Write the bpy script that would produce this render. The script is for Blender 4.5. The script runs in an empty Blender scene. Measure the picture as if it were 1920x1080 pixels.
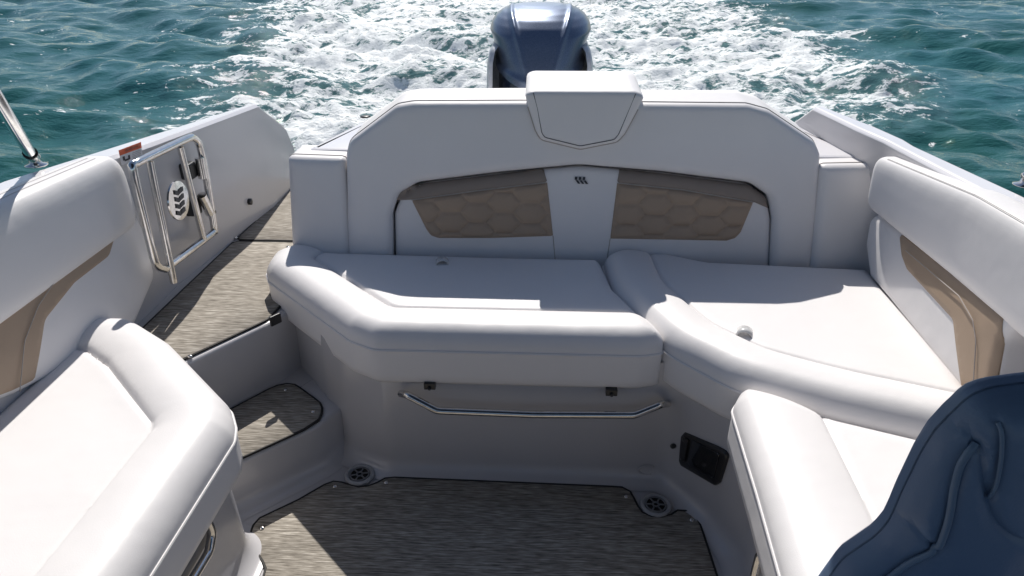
import bpy, math, random
import numpy as np
from mathutils import Vector, Matrix
from mathutils.geometry import delaunay_2d_cdt

# ------------------------------------------------------------------ camera
S = bpy.context.scene
R = math.radians
H, FPX, PITCH, YAW = 1.55, 1280.0, R(27.6), R(2.3)
cam = bpy.data.objects.new("camera", bpy.data.cameras.new("camera"))
S.collection.objects.link(cam)
cam.location = (0, 0, H)
cam.rotation_euler = (R(90) - PITCH, 0, YAW)
cam.data.sensor_width = 36.0
cam.data.lens = 36.0 * FPX / 1920.0
cam.data.clip_start = 0.05
cam.data.clip_end = 6000
S.camera = cam
S.render.resolution_x, S.render.resolution_y = 1024, 576
S.view_settings.view_transform = 'Standard'
S.view_settings.look = 'None'
S.view_settings.gamma = 1
S.view_settings.exposure = 0.07

# ------------------------------------------------------------------ light
SUN_EL, SUN_AZ = R(47.5), R(-7)            # azimuth from +Y towards +X
W = bpy.data.worlds.new("World"); S.world = W; W.use_nodes = True
nt = W.node_tree; nt.nodes.clear()
sky = nt.nodes.new('ShaderNodeTexSky'); sky.sky_type = 'NISHITA'; sky.sun_disc = False
sky.sun_elevation = SUN_EL; sky.sun_rotation = SUN_AZ
sky.air_density = 1.0; sky.dust_density = 0.6; sky.ozone_density = 1.5
bg = nt.nodes.new('ShaderNodeBackground'); bg.inputs[1].default_value = 0.08
wo = nt.nodes.new('ShaderNodeOutputWorld')
nt.links.new(sky.outputs[0], bg.inputs[0]); nt.links.new(bg.outputs[0], wo.inputs[0])
sl = bpy.data.lights.new("sun", 'SUN'); sl.energy = 4.6; sl.angle = R(0.5); sl.color = (1, 0.955, 0.89)
so = bpy.data.objects.new("sun", sl); S.collection.objects.link(so)
SDIR = Vector((math.sin(SUN_AZ) * math.cos(SUN_EL), math.cos(SUN_AZ) * math.cos(SUN_EL), math.sin(SUN_EL)))
so.rotation_euler = SDIR.to_track_quat('Z', 'Y').to_euler()
so.location = (0, 30, 40)

# ------------------------------------------------------------------ measuring helpers
_f = np.array([-math.sin(YAW) * math.cos(PITCH), math.cos(YAW) * math.cos(PITCH), -math.sin(PITCH)])
_r = np.array([math.cos(YAW), math.sin(YAW), 0.0]); _u = np.cross(_r, _f)
_C = np.array([0, 0, H])
def ray(px, py): return _f * FPX + _r * (px - 960) + _u * (540 - py)
def PZ(px, py, z):
    d = ray(px, py); p = _C + d * (z - H) / d[2]; return (float(p[0]), float(p[1]), z)
def PY(px, py, y):
    d = ray(px, py); p = _C + d * y / d[1]; return (float(p[0]), y, float(p[2]))
def PX(px, py, x):
    d = ray(px, py); p = _C + d * x / d[0]; return (x, float(p[1]), float(p[2]))
def z2(pts, z): return [PZ(a, b, z)[:2] for a, b in pts]

class Frame:
    def __init__(s, O, U, V):
        s.O = np.array(O, float); s.U = np.array(U, float); s.U /= np.linalg.norm(s.U)
        V = np.array(V, float); V -= s.U * (V @ s.U); s.V = V / np.linalg.norm(V); s.N = np.cross(s.U, s.V)
    def px(s, x, y, h=0.0):
        d = ray(x, y); O = s.O + s.N * h
        p = _C + d * ((O - _C) @ s.N) / (d @ s.N); q = p - s.O
        return (float(q @ s.U), float(q @ s.V))
    def pxs(s, pts, h=0.0): return [s.px(a, b, h) for a, b in pts]
    def w(s, uv, h=0.0):
        return s.O + s.U * uv[0] + s.V * uv[1] + s.N * h
def flat(z): return Frame((0, 0, z), (1, 0, 0), (0, 1, 0))

# ------------------------------------------------------------------ materials
def newmat(name):
    m = bpy.data.materials.new(name); m.use_nodes = True
    t = m.node_tree; b = t.nodes['Principled BSDF']; return m, t, b
def N(t, kind, **kw):
    n = t.nodes.new(kind)
    for k, v in kw.items():
        if isinstance(v, (int, float, tuple)) and k in n.inputs: n.inputs[k].default_value = v
        else: setattr(n, k, v)
    return n
def coords(t, scale=(1, 1, 1), rot=(0, 0, 0)):
    tc = t.nodes.new('ShaderNodeTexCoord'); mp = t.nodes.new('ShaderNodeMapping')
    mp.inputs['Scale'].default_value = scale; mp.inputs['Rotation'].default_value = rot
    t.links.new(tc.outputs['Object'], mp.inputs[0]); return mp.outputs[0]
def ramp(t, fac, stops):
    n = t.nodes.new('ShaderNodeValToRGB'); e = n.color_ramp.elements
    while len(e) < len(stops): e.new(0.5)
    for i, (p, c) in enumerate(stops):
        e[i].position = p; e[i].color = c if len(c) == 4 else (*c, 1)
    t.links.new(fac, n.inputs[0]); return n.outputs[0]
def vinyl(name, col, rough=0.42, grain=0.00035, var=0.03):
    m, t, b = newmat(name)
    c = coords(t)
    v = N(t, 'ShaderNodeTexVoronoi', Scale=420.0); t.links.new(c, v.inputs['Vector'])
    n = N(t, 'ShaderNodeTexNoise', Scale=7.0, Detail=4.0); t.links.new(c, n.inputs['Vector'])
    lo = tuple(x * (1 - var) for x in col); hi = tuple(min(1, x * (1 + var)) for x in col)
    t.links.new(ramp(t, n.outputs[0], [(0.3, lo), (0.7, hi)]), b.inputs['Base Color'])
    bp = N(t, 'ShaderNodeBump', Strength=0.35, Distance=grain); t.links.new(v.outputs['Distance'], bp.inputs['Height'])
    n2 = N(t, 'ShaderNodeTexNoise', Scale=9.0, Detail=2.0); t.links.new(c, n2.inputs['Vector'])
    bp2 = N(t, 'ShaderNodeBump', Strength=0.3, Distance=0.009); t.links.new(n2.outputs[0], bp2.inputs['Height'])
    t.links.new(bp2.outputs[0], bp.inputs['Normal'])
    t.links.new(bp.outputs[0], b.inputs['Normal'])
    b.inputs['Roughness'].default_value = rough
    b.inputs['Specular IOR Level'].default_value = 0.35
    return m
M = {}
M['vinyl'] = vinyl('white_vinyl', (0.795, 0.775, 0.775), var=0.01)
M['tan'] = vinyl('tan_vinyl', (0.40, 0.30, 0.22), 0.5)
M['navy'] = vinyl('blue_vinyl', (0.13, 0.19, 0.30), 0.33, 0.0003)
M['navypipe'] = vinyl('blue_piping', (0.13, 0.19, 0.285), 0.4, 0.0003)
M['brown'] = vinyl('taupe_vinyl', (0.27, 0.225, 0.195), 0.5)
def gel(name='shade_grey_gelcoat', k=1.0):
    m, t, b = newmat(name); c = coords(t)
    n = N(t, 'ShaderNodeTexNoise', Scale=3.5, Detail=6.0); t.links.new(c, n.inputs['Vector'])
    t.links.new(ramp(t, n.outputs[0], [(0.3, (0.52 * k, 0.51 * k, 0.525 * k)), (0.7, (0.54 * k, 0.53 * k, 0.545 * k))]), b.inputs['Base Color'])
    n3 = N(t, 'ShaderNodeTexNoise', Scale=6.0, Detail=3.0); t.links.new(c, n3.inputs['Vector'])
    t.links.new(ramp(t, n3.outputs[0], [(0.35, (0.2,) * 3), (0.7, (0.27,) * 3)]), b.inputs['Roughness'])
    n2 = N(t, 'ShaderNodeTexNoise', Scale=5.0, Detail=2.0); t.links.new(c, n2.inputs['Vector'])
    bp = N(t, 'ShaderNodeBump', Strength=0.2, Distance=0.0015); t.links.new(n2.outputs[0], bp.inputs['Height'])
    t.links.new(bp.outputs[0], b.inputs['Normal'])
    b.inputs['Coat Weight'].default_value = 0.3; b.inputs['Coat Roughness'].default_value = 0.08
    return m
M['gel'] = gel(); M['gelw'] = gel('white_gelcoat', 1.5)  # darker copy carries wall shade in its colour; brighter copy for sunlit tops
def nonskid():
    m, t, b = newmat('nonskid_gelcoat'); c = coords(t)
    b.inputs['Base Color'].default_value = (0.76, 0.76, 0.76, 1); b.inputs['Roughness'].default_value = 0.4
    v = N(t, 'ShaderNodeTexVoronoi', Scale=170.0); t.links.new(c, v.inputs['Vector'])
    bp = N(t, 'ShaderNodeBump', Strength=0.5, Distance=0.0012); t.links.new(v.outputs['Distance'], bp.inputs['Height'])
    t.links.new(bp.outputs[0], b.inputs['Normal']); return m
M['nonskid'] = nonskid()
def plain(name, col, rough=0.4, metal=0.0, coat=0.0, bump=0.0):
    m, t, b = newmat(name); c = coords(t)
    n = N(t, 'ShaderNodeTexNoise', Scale=60.0, Detail=4.0); t.links.new(c, n.inputs['Vector'])
    t.links.new(ramp(t, n.outputs[0], [(0.3, tuple(x * 0.9 for x in col)), (0.7, tuple(min(1, x * 1.1) for x in col))]), b.inputs['Base Color'])
    b.inputs['Roughness'].default_value = rough; b.inputs['Metallic'].default_value = metal
    b.inputs['Coat Weight'].default_value = coat
    if bump:
        bp = N(t, 'ShaderNodeBump', Strength=0.3, Distance=bump); t.links.new(n.outputs[0], bp.inputs['Height'])
        t.links.new(bp.outputs[0], b.inputs['Normal'])
    return m
M['steel'] = plain('polished_steel', (0.72, 0.70, 0.67), 0.12, 1.0)
M['black'] = plain('black_plastic', (0.02, 0.02, 0.022), 0.35, 0, 0.2)
M['gloss'] = plain('black_glossy_plastic', (0.012, 0.013, 0.016), 0.12, 0, 0.5)
M['rubber'] = plain('dark_rubber', (0.018, 0.017, 0.016), 0.7)
M['thread'] = plain('stitching_thread', (0.42, 0.38, 0.35), 0.7)
M['stitch'] = plain('light_stitching', (0.56, 0.54, 0.53), 0.6)
M['seam'] = plain('dark_seam', (0.10, 0.10, 0.11), 0.7)
M['grate'] = plain('grey_plastic', (0.42, 0.42, 0.43), 0.35)
M['grille'] = plain('dark_grey_grate', (0.22, 0.22, 0.23), 0.4)
M['tab'] = plain('clear_tab', (0.6, 0.6, 0.6), 0.25, 0, 0.5)
M['orange'] = plain('orange_label', (0.75, 0.10, 0.02), 0.4)
M['paper'] = plain('white_label', (0.74, 0.74, 0.76), 0.4)
M['ink'] = plain('label_ink', (0.03, 0.03, 0.04), 0.5)
M['canvas'] = plain('navy_canvas', (0.03, 0.04, 0.07), 0.85)
def matm():
    m, t, b = newmat('woven_deck_mat')
    c = coords(t, (11, 380, 100))
    n = N(t, 'ShaderNodeTexNoise', Scale=1.0, Detail=4.0, Roughness=0.65); t.links.new(c, n.inputs['Vector'])
    c2 = coords(t, (26, 240, 100)); n2 = N(t, 'ShaderNodeTexNoise', Scale=1.0, Detail=3.0); t.links.new(c2, n2.inputs['Vector'])
    mx = N(t, 'ShaderNodeMath', operation='MULTIPLY'); t.links.new(n.outputs[0], mx.inputs[0]); t.links.new(n2.outputs[0], mx.inputs[1])
    t.links.new(ramp(t, mx.outputs[0], [(0.14, (0.165, 0.148, 0.126)), (0.22, (0.29, 0.263, 0.226)), (0.31, (0.40, 0.366, 0.318)), (0.40, (0.60, 0.56, 0.50))]), b.inputs['Base Color'])
    b.inputs['Roughness'].default_value = 0.85; b.inputs['Specular IOR Level'].default_value = 0.08
    bp = N(t, 'ShaderNodeBump', Strength=0.8, Distance=0.0015); t.links.new(mx.outputs[0], bp.inputs['Height'])
    t.links.new(bp.outputs[0], b.inputs['Normal']); return m
M['mat'] = matm()
def cowl():
    m, t, b = newmat('metallic_blue_cowl'); c = coords(t)
    v = N(t, 'ShaderNodeTexVoronoi', Scale=900.0); t.links.new(c, v.inputs['Vector'])
    t.links.new(ramp(t, v.outputs['Color'], [(0.2, (0.06, 0.09, 0.155)), (0.9, (0.15, 0.19, 0.28))]), b.inputs['Base Color'])
    b.inputs['Metallic'].default_value = 0.6; b.inputs['Roughness'].default_value = 0.4
    b.inputs['Coat Weight'].default_value = 0.5; b.inputs['Coat Roughness'].default_value = 0.2
    return m
M['cowl'] = cowl()
M['silver'] = plain('silver_trim', (0.55, 0.57, 0.6), 0.4, 0.3)
M['cowldark'] = plain('dark_blue_cowl', (0.012, 0.022, 0.05), 0.3, 0.2, 0.6)

# ------------------------------------------------------------------ object helpers
def link(me, name, mat, parent=None, smooth=True):
    o = bpy.data.objects.new(name, me); S.collection.objects.link(o)
    if mat is not None: me.materials.append(mat)
    if smooth:
        me.polygons.foreach_set('use_smooth', [True] * len(me.polygons))
    if parent is not None:
        o.parent = parent
        if parent.parent is None: o.matrix_parent_inverse = Matrix.Translation(parent.location).inverted()
    return o
def tag(o, label=None, cat=None, group=None, kind=None):
    if label: o['label'] = label
    if cat: o['category'] = cat
    if group: o['group'] = group
    if kind: o['kind'] = kind
    return o
def thing(name, loc, label, cat, group=None):
    o = bpy.data.objects.new(name, None); S.collection.objects.link(o); o.location = loc
    o.empty_display_size = 0.1
    return tag(o, label, cat, group)
def mesh(verts, faces):
    me = bpy.data.meshes.new('m'); me.from_pydata([tuple(map(float, v)) for v in verts], [], [tuple(map(int, f)) for f in faces]); me.update(); return me
def bevel(o, w, seg=2, ang=30):
    b = o.modifiers.new('bevel', 'BEVEL'); b.width = w; b.segments = seg; b.limit_method = 'ANGLE'; b.angle_limit = R(ang)
    b.harden_normals = True; return o
def smooth_angle(o, ang=35):
    me = o.data
    try: me.set_sharp_from_angle(angle=R(ang))
    except Exception: pass
    return o
def rnd(poly, r, seg=6, closed=True):
    """round the corners of a 2D (or 3D) polyline; r scalar or list"""
    P = [np.array(p, float) for p in poly]; n = len(P); out = []
    for i in range(n):
        ri = r[i] if isinstance(r, (list, tuple)) else r
        if (not closed and i in (0, n - 1)) or ri <= 0: out.append(P[i]); continue
        a, b, c = P[i - 1], P[i], P[(i + 1) % n]
        u = a - b; v = c - b; lu = np.linalg.norm(u); lv = np.linalg.norm(v)
        if lu < 1e-9 or lv < 1e-9: out.append(b); continue
        u /= lu; v /= lv; cs = float(np.clip(u @ v, -1, 1)); th = math.acos(cs)
        if th > R(176): out.append(b); continue
        d = min(ri / math.tan(th / 2), lu * 0.48, lv * 0.48)
        p0 = b + u * d; p1 = b + v * d
        for k in range(seg + 1):
            s = k / seg; out.append((1 - s) ** 2 * p0 + 2 * s * (1 - s) * b + s * s * p1)
    return out
def resample(poly, step, closed=True):
    P = np.array(poly, float); Q = np.vstack([P, P[:1]]) if closed else P
    L = np.r_[0, np.cumsum(np.linalg.norm(np.diff(Q, axis=0), axis=1))]
    n = max(4, int(L[-1] / step)); t = np.linspace(0, L[-1], n + 1)
    if closed: t = t[:-1]
    return np.stack([np.interp(t, L, Q[:, k]) for k in range(Q.shape[1])], 1)
def smoothpath(pts, step=0.02, closed=False, n=3):
    """catmull-rom like curve through points"""
    P = np.array(pts, float); m = len(P); out = []
    rng = range(m) if closed else range(m - 1)
    for i in rng:
        g = (lambda k: P[k % m]) if closed else (lambda k: P[min(max(k, 0), m - 1)])
        p0, p1, p2, p3 = g(i - 1), g(i), g(i + 1), g(i + 2)
        for s in np.linspace(0, 1, 12, endpoint=False):
            out.append(0.5 * ((2 * p1) + (-p0 + p2) * s + (2 * p0 - 5 * p1 + 4 * p2 - p3) * s * s + (-p0 + 3 * p1 - 3 * p2 + p3) * s ** 3))
    if not closed: out.append(P[-1])
    return resample(out, step, closed)
def area(P):
    P = np.asarray(P); x, y = P[:, 0], P[:, 1]; return 0.5 * float(np.sum(x * np.roll(y, -1) - y * np.roll(x, -1)))
def dist(pts, line, closed=True):
    pts = np.asarray(pts, float); A = np.asarray(line, float); B = np.roll(A, -1, 0)
    if not closed: A, B = A[:-1], A[1:]
    best = np.full(len(pts), 1e9)
    for a, b in zip(A, B):
        ab = b - a; l = ab @ ab
        if l < 1e-14: continue
        t = np.clip(((pts - a) @ ab) / l, 0, 1)
        d = np.hypot(*(pts - a - t[:, None] * ab).T); best = np.minimum(best, d)
    return best
def inside(pts, poly):
    x, y = pts[:, 0], pts[:, 1]; c = np.zeros(len(pts), bool); P = np.asarray(poly); Q = np.roll(P, -1, 0)
    for (x0, y0), (x1, y1) in zip(P, Q):
        if abs(y1 - y0) < 1e-12: continue
        m = ((y0 > y) != (y1 > y)) & (x < (x1 - x0) * (y - y0) / (y1 - y0) + x0); c ^= m
    return c
def tubemesh(path, rad, seg=10, closed=False, caps=True):
    P = np.array(path, float); n = len(P)
    T = np.roll(P, -1, 0) - np.roll(P, 1, 0) if closed else np.gradient(P, axis=0)
    T /= np.maximum(np.linalg.norm(T, axis=1, keepdims=True), 1e-9)
    a = np.array([0, 0, 1.0]) if abs(T[0][2]) < 0.9 else np.array([1.0, 0, 0])
    u = np.cross(T[0], a); u /= np.linalg.norm(u); V = []; F = []
    rr = rad if hasattr(rad, '__len__') else [rad] * n
    tw = 0.0
    if closed:
        v = u.copy(); u0 = u - T[0] * (u @ T[0]); u0 /= np.linalg.norm(u0)
        for i in list(range(n)) + [0]: v = v - T[i] * (v @ T[i]); v /= np.linalg.norm(v)
        tw = -math.atan2(float(np.cross(T[0], u0) @ v), float(u0 @ v)) / n
    for i in range(n):
        u = u - T[i] * (u @ T[i]); u /= np.linalg.norm(u)
        if tw: u = u * math.cos(tw) + np.cross(T[i], u) * math.sin(tw)
        w = np.cross(T[i], u)
        for k in range(seg):
            t = 2 * math.pi * k / seg; V.append(P[i] + (u * math.cos(t) + w * math.sin(t)) * rr[i])
    m = n if closed else n - 1
    for i in range(m):
        j = (i + 1) % n
        for k in range(seg):
            l = (k + 1) % seg; F.append((i * seg + k, i * seg + l, j * seg + l, j * seg + k))
    if caps and not closed:
        F.append(tuple(range(seg))[::-1]); F.append(tuple(range((n - 1) * seg, n * seg)))
    return V, F
def merge(parts):
    V = []; F = []
    for v, f in parts:
        o = len(V); V += [tuple(x) for x in v]; F += [tuple(i + o for i in g) for g in f]
    return V, F
def tube(name, path, rad, mat, parent=None, seg=12, closed=False):
    o = link(mesh(*tubemesh(path, rad, seg, closed)), name, mat, parent); smooth_angle(o, 50); return o
def boxm(c, s, rot=None):
    V = []
    for x in (-.5, .5):
        for y in (-.5, .5):
            for z in (-.5, .5):
                p = Vector((x * s[0], y * s[1], z * s[2]))
                if rot is not None: p = rot @ p
                V.append((p.x + c[0], p.y + c[1], p.z + c[2]))
    return V, [(0, 1, 3, 2), (4, 6, 7, 5), (0, 4, 5, 1), (2, 3, 7, 6), (0, 2, 6, 4), (1, 5, 7, 3)]
def lathem(c, prof, seg=24, axis=(0, 0, 1)):
    a = Vector(axis).normalized(); q = a.to_track_quat('Z', 'Y'); V = []; F = []
    for r_, z_ in prof:
        for k in range(seg):
            t = 2 * math.pi * k / seg; p = q @ Vector((r_ * math.cos(t), r_ * math.sin(t), z_)); V.append((p.x + c[0], p.y + c[1], p.z + c[2]))
    for i in range(len(prof) - 1):
        for k in range(seg):
            l = (k + 1) % seg; F.append((i * seg + k, i * seg + l, (i + 1) * seg + l, (i + 1) * seg + k))
    F.append(tuple(range(seg))[::-1]); F.append(tuple(range((len(prof) - 1) * seg, len(prof) * seg)))
    return V, F

def pillow(name, outline, fr, hf, R0, depth, mat, parent=None, step=0.012, bstep=0.012, rings=(0.002, 0.005, 0.010, 0.017, 0.026, 0.038, 0.052), under=0.006, extra=None, ext=None):
    """upholstered slab: top surface is a height field over the outline; sides run down to -depth"""
    B = resample(outline, bstep)
    if area(B) < 0: B = B[::-1]
    n = len(B); T = np.roll(B, -1, 0) - np.roll(B, 1, 0); T /= np.linalg.norm(T, axis=1, keepdims=True)
    Nn = np.stack([-T[:, 1], T[:, 0]], 1)
    pts = []
    lo, hi = B.min(0), B.max(0)
    gx = np.arange(lo[0], hi[0], step); gy = np.arange(lo[1], hi[1], step)
    G = np.stack(np.meshgrid(gx, gy), -1).reshape(-1, 2); G[:, 0] += 0.31 * step * (np.arange(len(G)) // max(1, len(gx)) % 2)
    G = G[inside(G, B)]
    rs = [r for r in rings if r < R0 * 1.3 + 0.001]
    last = rs[-1] if rs else 0.0
    G = G[dist(G, B) > last + step * 0.45]
    for r in rs:
        Q = B + Nn * r; d = dist(Q, B); Q = Q[(d > r * 0.93) & inside(Q, B)]
        pts.append(Q)
    if extra is not None:
        E_ = np.asarray(extra); E_ = E_[inside(E_, B)]; E_ = E_[dist(E_, B) > 0.003]
        def far(Q, m_=0.0042):
            keep = np.ones(len(Q), bool)
            for k0 in range(0, len(Q), 400):
                q_ = Q[k0:k0 + 400]; keep[k0:k0 + 400] = (((q_[:, None, :] - E_[None]) ** 2).sum(-1).min(1) > m_ ** 2)
            return Q[keep]
        G = far(G); pts = [far(Q) if len(Q) else Q for Q in pts]; pts.append(E_)
    allp = np.vstack([B] + pts + [G])
    res = delaunay_2d_cdt([Vector(map(float, p)) for p in allp], [], [list(range(n))], 1, 1e-6)
    nv = np.array([(v.x, v.y) for v in res[0]]); faces = [tuple(f) for f in res[2]]
    inv = {}
    for i, ov in enumerate(res[3]):
        for q in ov: inv[q] = i
    bi = [inv[i] for i in range(n)]
    d = dist(nv, B); d[bi] = 0
    e = np.where(d < R0, -R0 + np.sqrt(np.maximum(R0 ** 2 - (R0 - np.minimum(d, R0)) ** 2, 0)), 0.0)
    h = e + (hf(nv, d) if hf else 0.0)
    hb = h[bi]
    V = [fr.O + fr.U * p[0] + fr.V * p[1] + fr.N * hh for p, hh in zip(nv, h)]
    k = len(V)
    lev = [(0.0, -R0 - (depth - R0) * 0.33), (0.0, -R0 - (depth - R0) * 0.66), (0.0, -depth + under), (under, -depth)]
    prev = bi
    EX = -fr.N if ext is None else np.array(ext, float) / np.linalg.norm(ext)
    for off, z in lev:
        cur = []
        for j in range(n):
            p = B[j] + Nn[j] * off; V.append(fr.O + fr.U * p[0] + fr.V * p[1] - fr.N * R0 + EX * (-z - R0)); cur.append(len(V) - 1)
        for j in range(n):
            l = (j + 1) % n; faces.append((prev[l], prev[j], cur[j], cur[l]))
        prev = cur
    faces.append(tuple(prev[::-1]))
    # orient top faces
    o = link(mesh(V, faces), name, mat, parent)
    smooth_angle(o, 55)
    return o, B, hb
def piping(B, fr, h, parent, mat, rad=0.0032, name='piping', sel=None, out=0.001):
    if sel is not None: B = B[sel]; closed = False
    else: closed = True
    P = [fr.w(p, (h[i] if hasattr(h, '__len__') else h)) for i, p in enumerate(B)]
    return tube(name, P, rad, mat, parent, 6, closed)
def crown(a, L=0.06): return lambda p, d: a * (1 - np.exp(-d / L))
def on_surf(fr, pts, h): return [fr.w(p, h) for p in pts]

# ================================================================== WATER
WZ = -0.30
def make_water():
    rng = np.random.default_rng(3)
    rows = np.concatenate([np.linspace(-6, 2, 40, endpoint=False), 2 + (np.geomspace(1, 29, 640) - 1) * 1.0, np.geomspace(31, 4000, 90)])
    ns = 760
    s = np.linspace(-1, 1, ns); s = np.sign(s) * (np.abs(s) * 0.72 + 0.28 * np.abs(s) ** 5 * 2.6)
    Y, Sx = np.meshgrid(rows, s, indexing='ij')
    X = Sx * (np.maximum(Y, -4) * 1.05 + 7.5)
    def vnoise(x, y, seed):
        g = np.random.default_rng(seed).random((257, 257)); x = x % 256; y = y % 256
        xi = np.floor(x).astype(int); yi = np.floor(y).astype(int); fx = x - xi; fy = y - yi
        fx = fx * fx * (3 - 2 * fx); fy = fy * fy * (3 - 2 * fy)
        return (g[xi, yi] * (1 - fx) + g[xi + 1, yi] * fx) * (1 - fy) + (g[xi, yi + 1] * (1 - fx) + g[xi + 1, yi + 1] * fx) * fy
    def fbm(x, y, seed, o=4, gain=0.5):
        v = 0; a = 1; tot = 0
        for k in range(o): v = v + a * vnoise(x * 2 ** k + 31.7 * k + 500, y * 2 ** k + 12.3 * k + 500, seed + k); tot += a; a *= gain
        return v / tot
    # wake edges (metres across at distance Y)
    xl = np.interp(Y, [0, 3.4, 4.8, 6.5, 8, 10, 12.5, 15, 18, 22, 30, 60], [-1.2, -1.3, -1.9, -3.2, -3.6, -4.2, -4.9, -6.1, -7.1, -8.0, -9.5, -14])
    xr = np.interp(Y, [0, 3.0, 5, 7, 9, 11, 13, 15, 18, 22, 30, 60], [1.2, 1.4, 2.3, 3.4, 4.6, 5.5, 5.7, 5.4, 5.2, 5.6, 8.0, 13])
    jag = (fbm(X * 0.9, Y * 0.9, 11, 4) - 0.5) * 2.2
    dl = X - xl; dr = xr - X
    m = np.minimum(dl, dr) + jag * 0.9
    core = 1 / (1 + np.exp(-m * 2.6))
    core = np.where(Y > 24, core * 0.8, core)
    # open water swell, crests running roughly across the view
    Z = np.zeros_like(X)
    fade = 1 / (1 + (Y / 60) ** 2)
    for i in range(64):
        lam = 0.22 * (6.0 / 0.22) ** rng.random(); th = rng.normal(0.25, 0.5); k = 2 * np.pi / lam
        amp = 0.0088 * lam ** 0.82
        ph = rng.random() * 6.28; arg = k * (X * math.sin(th) + Y * math.cos(th)) + ph + 1.5 * fbm(X * 0.35, Y * 0.35, 70, 2)
        lf = np.clip((lam / (0.05 + 0.012 * np.maximum(Y, 0))) / 4, 0, 1)
        Z += amp * (np.sin(arg) + 0.25 * np.sin(2 * arg + 1.3)) * lf
    Z *= fade
    # churned water inside the wake
    ch = (fbm(X * 1.6, Y * 1.6, 21, 5, 0.62) - 0.5) * 0.24 + (fbm(X * 6, Y * 6, 41, 3, 0.6) - 0.5) * 0.11
    ridge = np.exp(-((dl - 0.15) / 0.5) ** 2) + np.exp(-((dr - 0.15) / 0.5) ** 2)
    Z += core * ch + ridge * 0.05 * np.exp(-np.maximum(Y - 6, 0) / 14) * (0.4 + fbm(X * 1.3, Y * 1.3, 55, 3) * 1.4)
    # hollow straight behind the engine, keep clear of the hull
    hull = (np.abs(X) < 1.5) & (Y < 3.6)
    Z = np.where(hull, -0.35 + 0 * Z, Z)
    V = np.stack([X, Y, Z + WZ], -1).reshape(-1, 3).astype(np.float32)
    nr = len(rows); me = bpy.data.meshes.new('water')
    idx = np.arange(nr * ns).reshape(nr, ns)
    q = np.stack([idx[:-1, :-1], idx[:-1, 1:], idx[1:, 1:], idx[1:, :-1]], -1).reshape(-1, 4).astype(np.int32)
    me.vertices.add(len(V)); me.vertices.foreach_set('co', V.ravel())
    me.loops.add(q.size); me.loops.foreach_set('vertex_index', q.ravel())
    me.polygons.add(len(q)); me.polygons.foreach_set('loop_start', np.arange(0, q.size, 4, dtype=np.int32))
    try: me.polygons.foreach_set('loop_total', np.full(len(q), 4, np.int32))
    except Exception: pass
    me.update(calc_edges=True)
    a = me.attributes.new('wake', 'FLOAT', 'POINT'); a.data.foreach_set('value', core.ravel().astype(np.float32))
    me.validate()
    # material
    mt, t, b = newmat('sea_water')
    at = N(t, 'ShaderNodeAttribute', attribute_name='wake')
    c = coords(t, (1, 1, 0.6))
    cs = coords(t, (0.8, 1.5, 0.6))
    def noise(sc, det, rough=0.6, dist_=0.0, vec=c):
        n = N(t, 'ShaderNodeTexNoise', Scale=sc, Detail=det, Roughness=rough, Distortion=dist_); t.links.new(vec, n.inputs['Vector']); return n.outputs[0]
    def mth(op, x, y=None, clamp=False):
        n = N(t, 'ShaderNodeMath', operation=op, use_clamp=clamp)
        for i, v in enumerate((x, y)):
            if v is None: continue
            if isinstance(v, (int, float)): n.inputs[i].default_value = v
            else: t.links.new(v, n.inputs[i])
        return n.outputs[0]
    big = noise(0.55, 3, 0.5, 0.6, cs)
    mid = noise(2.4, 8, 0.72, 1.2, cs)
    fine = noise(9.0, 6, 0.75, 0.8, cs)
    vd = N(t, 'ShaderNodeTexVoronoi', feature='DISTANCE_TO_EDGE', Scale=2.6)
    # warp the cell pattern with noise so the lace looks torn
    nc = N(t, 'ShaderNodeTexNoise', Scale=1.7, Detail=5.0, Roughness=0.65); t.links.new(cs, nc.inputs['Vector'])
    va = N(t, 'ShaderNodeVectorMath', operation='SCALE'); va.inputs['Scale'].default_value = 1.1; t.links.new(nc.outputs['Color'], va.inputs[0])
    vb = N(t, 'ShaderNodeVectorMath', operation='ADD'); t.links.new(va.outputs[0], vb.inputs[0]); t.links.new(cs, vb.inputs[1]); t.links.new(vb.outputs[0], vd.inputs['Vector'])
    lace = mth('SUBTRACT', 0.22, vd.outputs['Distance'])
    # foam amount
    f = mth('MULTIPLY', mid, 1.0)
    f = mth('ADD', f, mth('MULTIPLY', mth('SUBTRACT', fine, 0.5), 0.55))
    f = mth('ADD', f, mth('MULTIPLY', lace, 0.55))
    f = mth('ADD', f, mth('MULTIPLY', mth('SUBTRACT', big, 0.5), 0.55))
    th = mth('SUBTRACT', 0.772, mth('MULTIPLY', at.outputs['Fac'], 0.345))
    f = mth('SUBTRACT', f, th)
    foam = mth('MULTIPLY', f, mth('SUBTRACT', 40.0, mth('MULTIPLY', at.outputs['Fac'], 31.0)), True)
    b.inputs['Roughness'].default_value = 0.035; b.inputs['IOR'].default_value = 1.33
    deep = ramp(t, noise(0.25, 2), [(0.35, (0.016, 0.095, 0.088)), (0.65, (0.030, 0.135, 0.150))])
    mixc = N(t, 'ShaderNodeMix', data_type='RGBA'); t.links.new(mth('MULTIPLY', at.outputs['Fac'], 0.7), mixc.inputs[0])
    t.links.new(deep, mixc.inputs[6]); mixc.inputs[7].default_value = (0.13, 0.26, 0.26, 1)
    t.links.new(mixc.outputs[2], b.inputs['Base Color'])
    bp = N(t, 'ShaderNodeBump', Strength=1.0, Distance=0.028)
    hsum = mth('ADD', noise(6.0, 5, 0.58, 0.0, coords(t, (0.75, 1.5, 1))), mth('MULTIPLY', mth('MULTIPLY', fine, at.outputs['Fac']), 1.6))
    t.links.new(hsum, bp.inputs['Height']); t.links.new(bp.outputs[0], b.inputs['Normal'])
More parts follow.
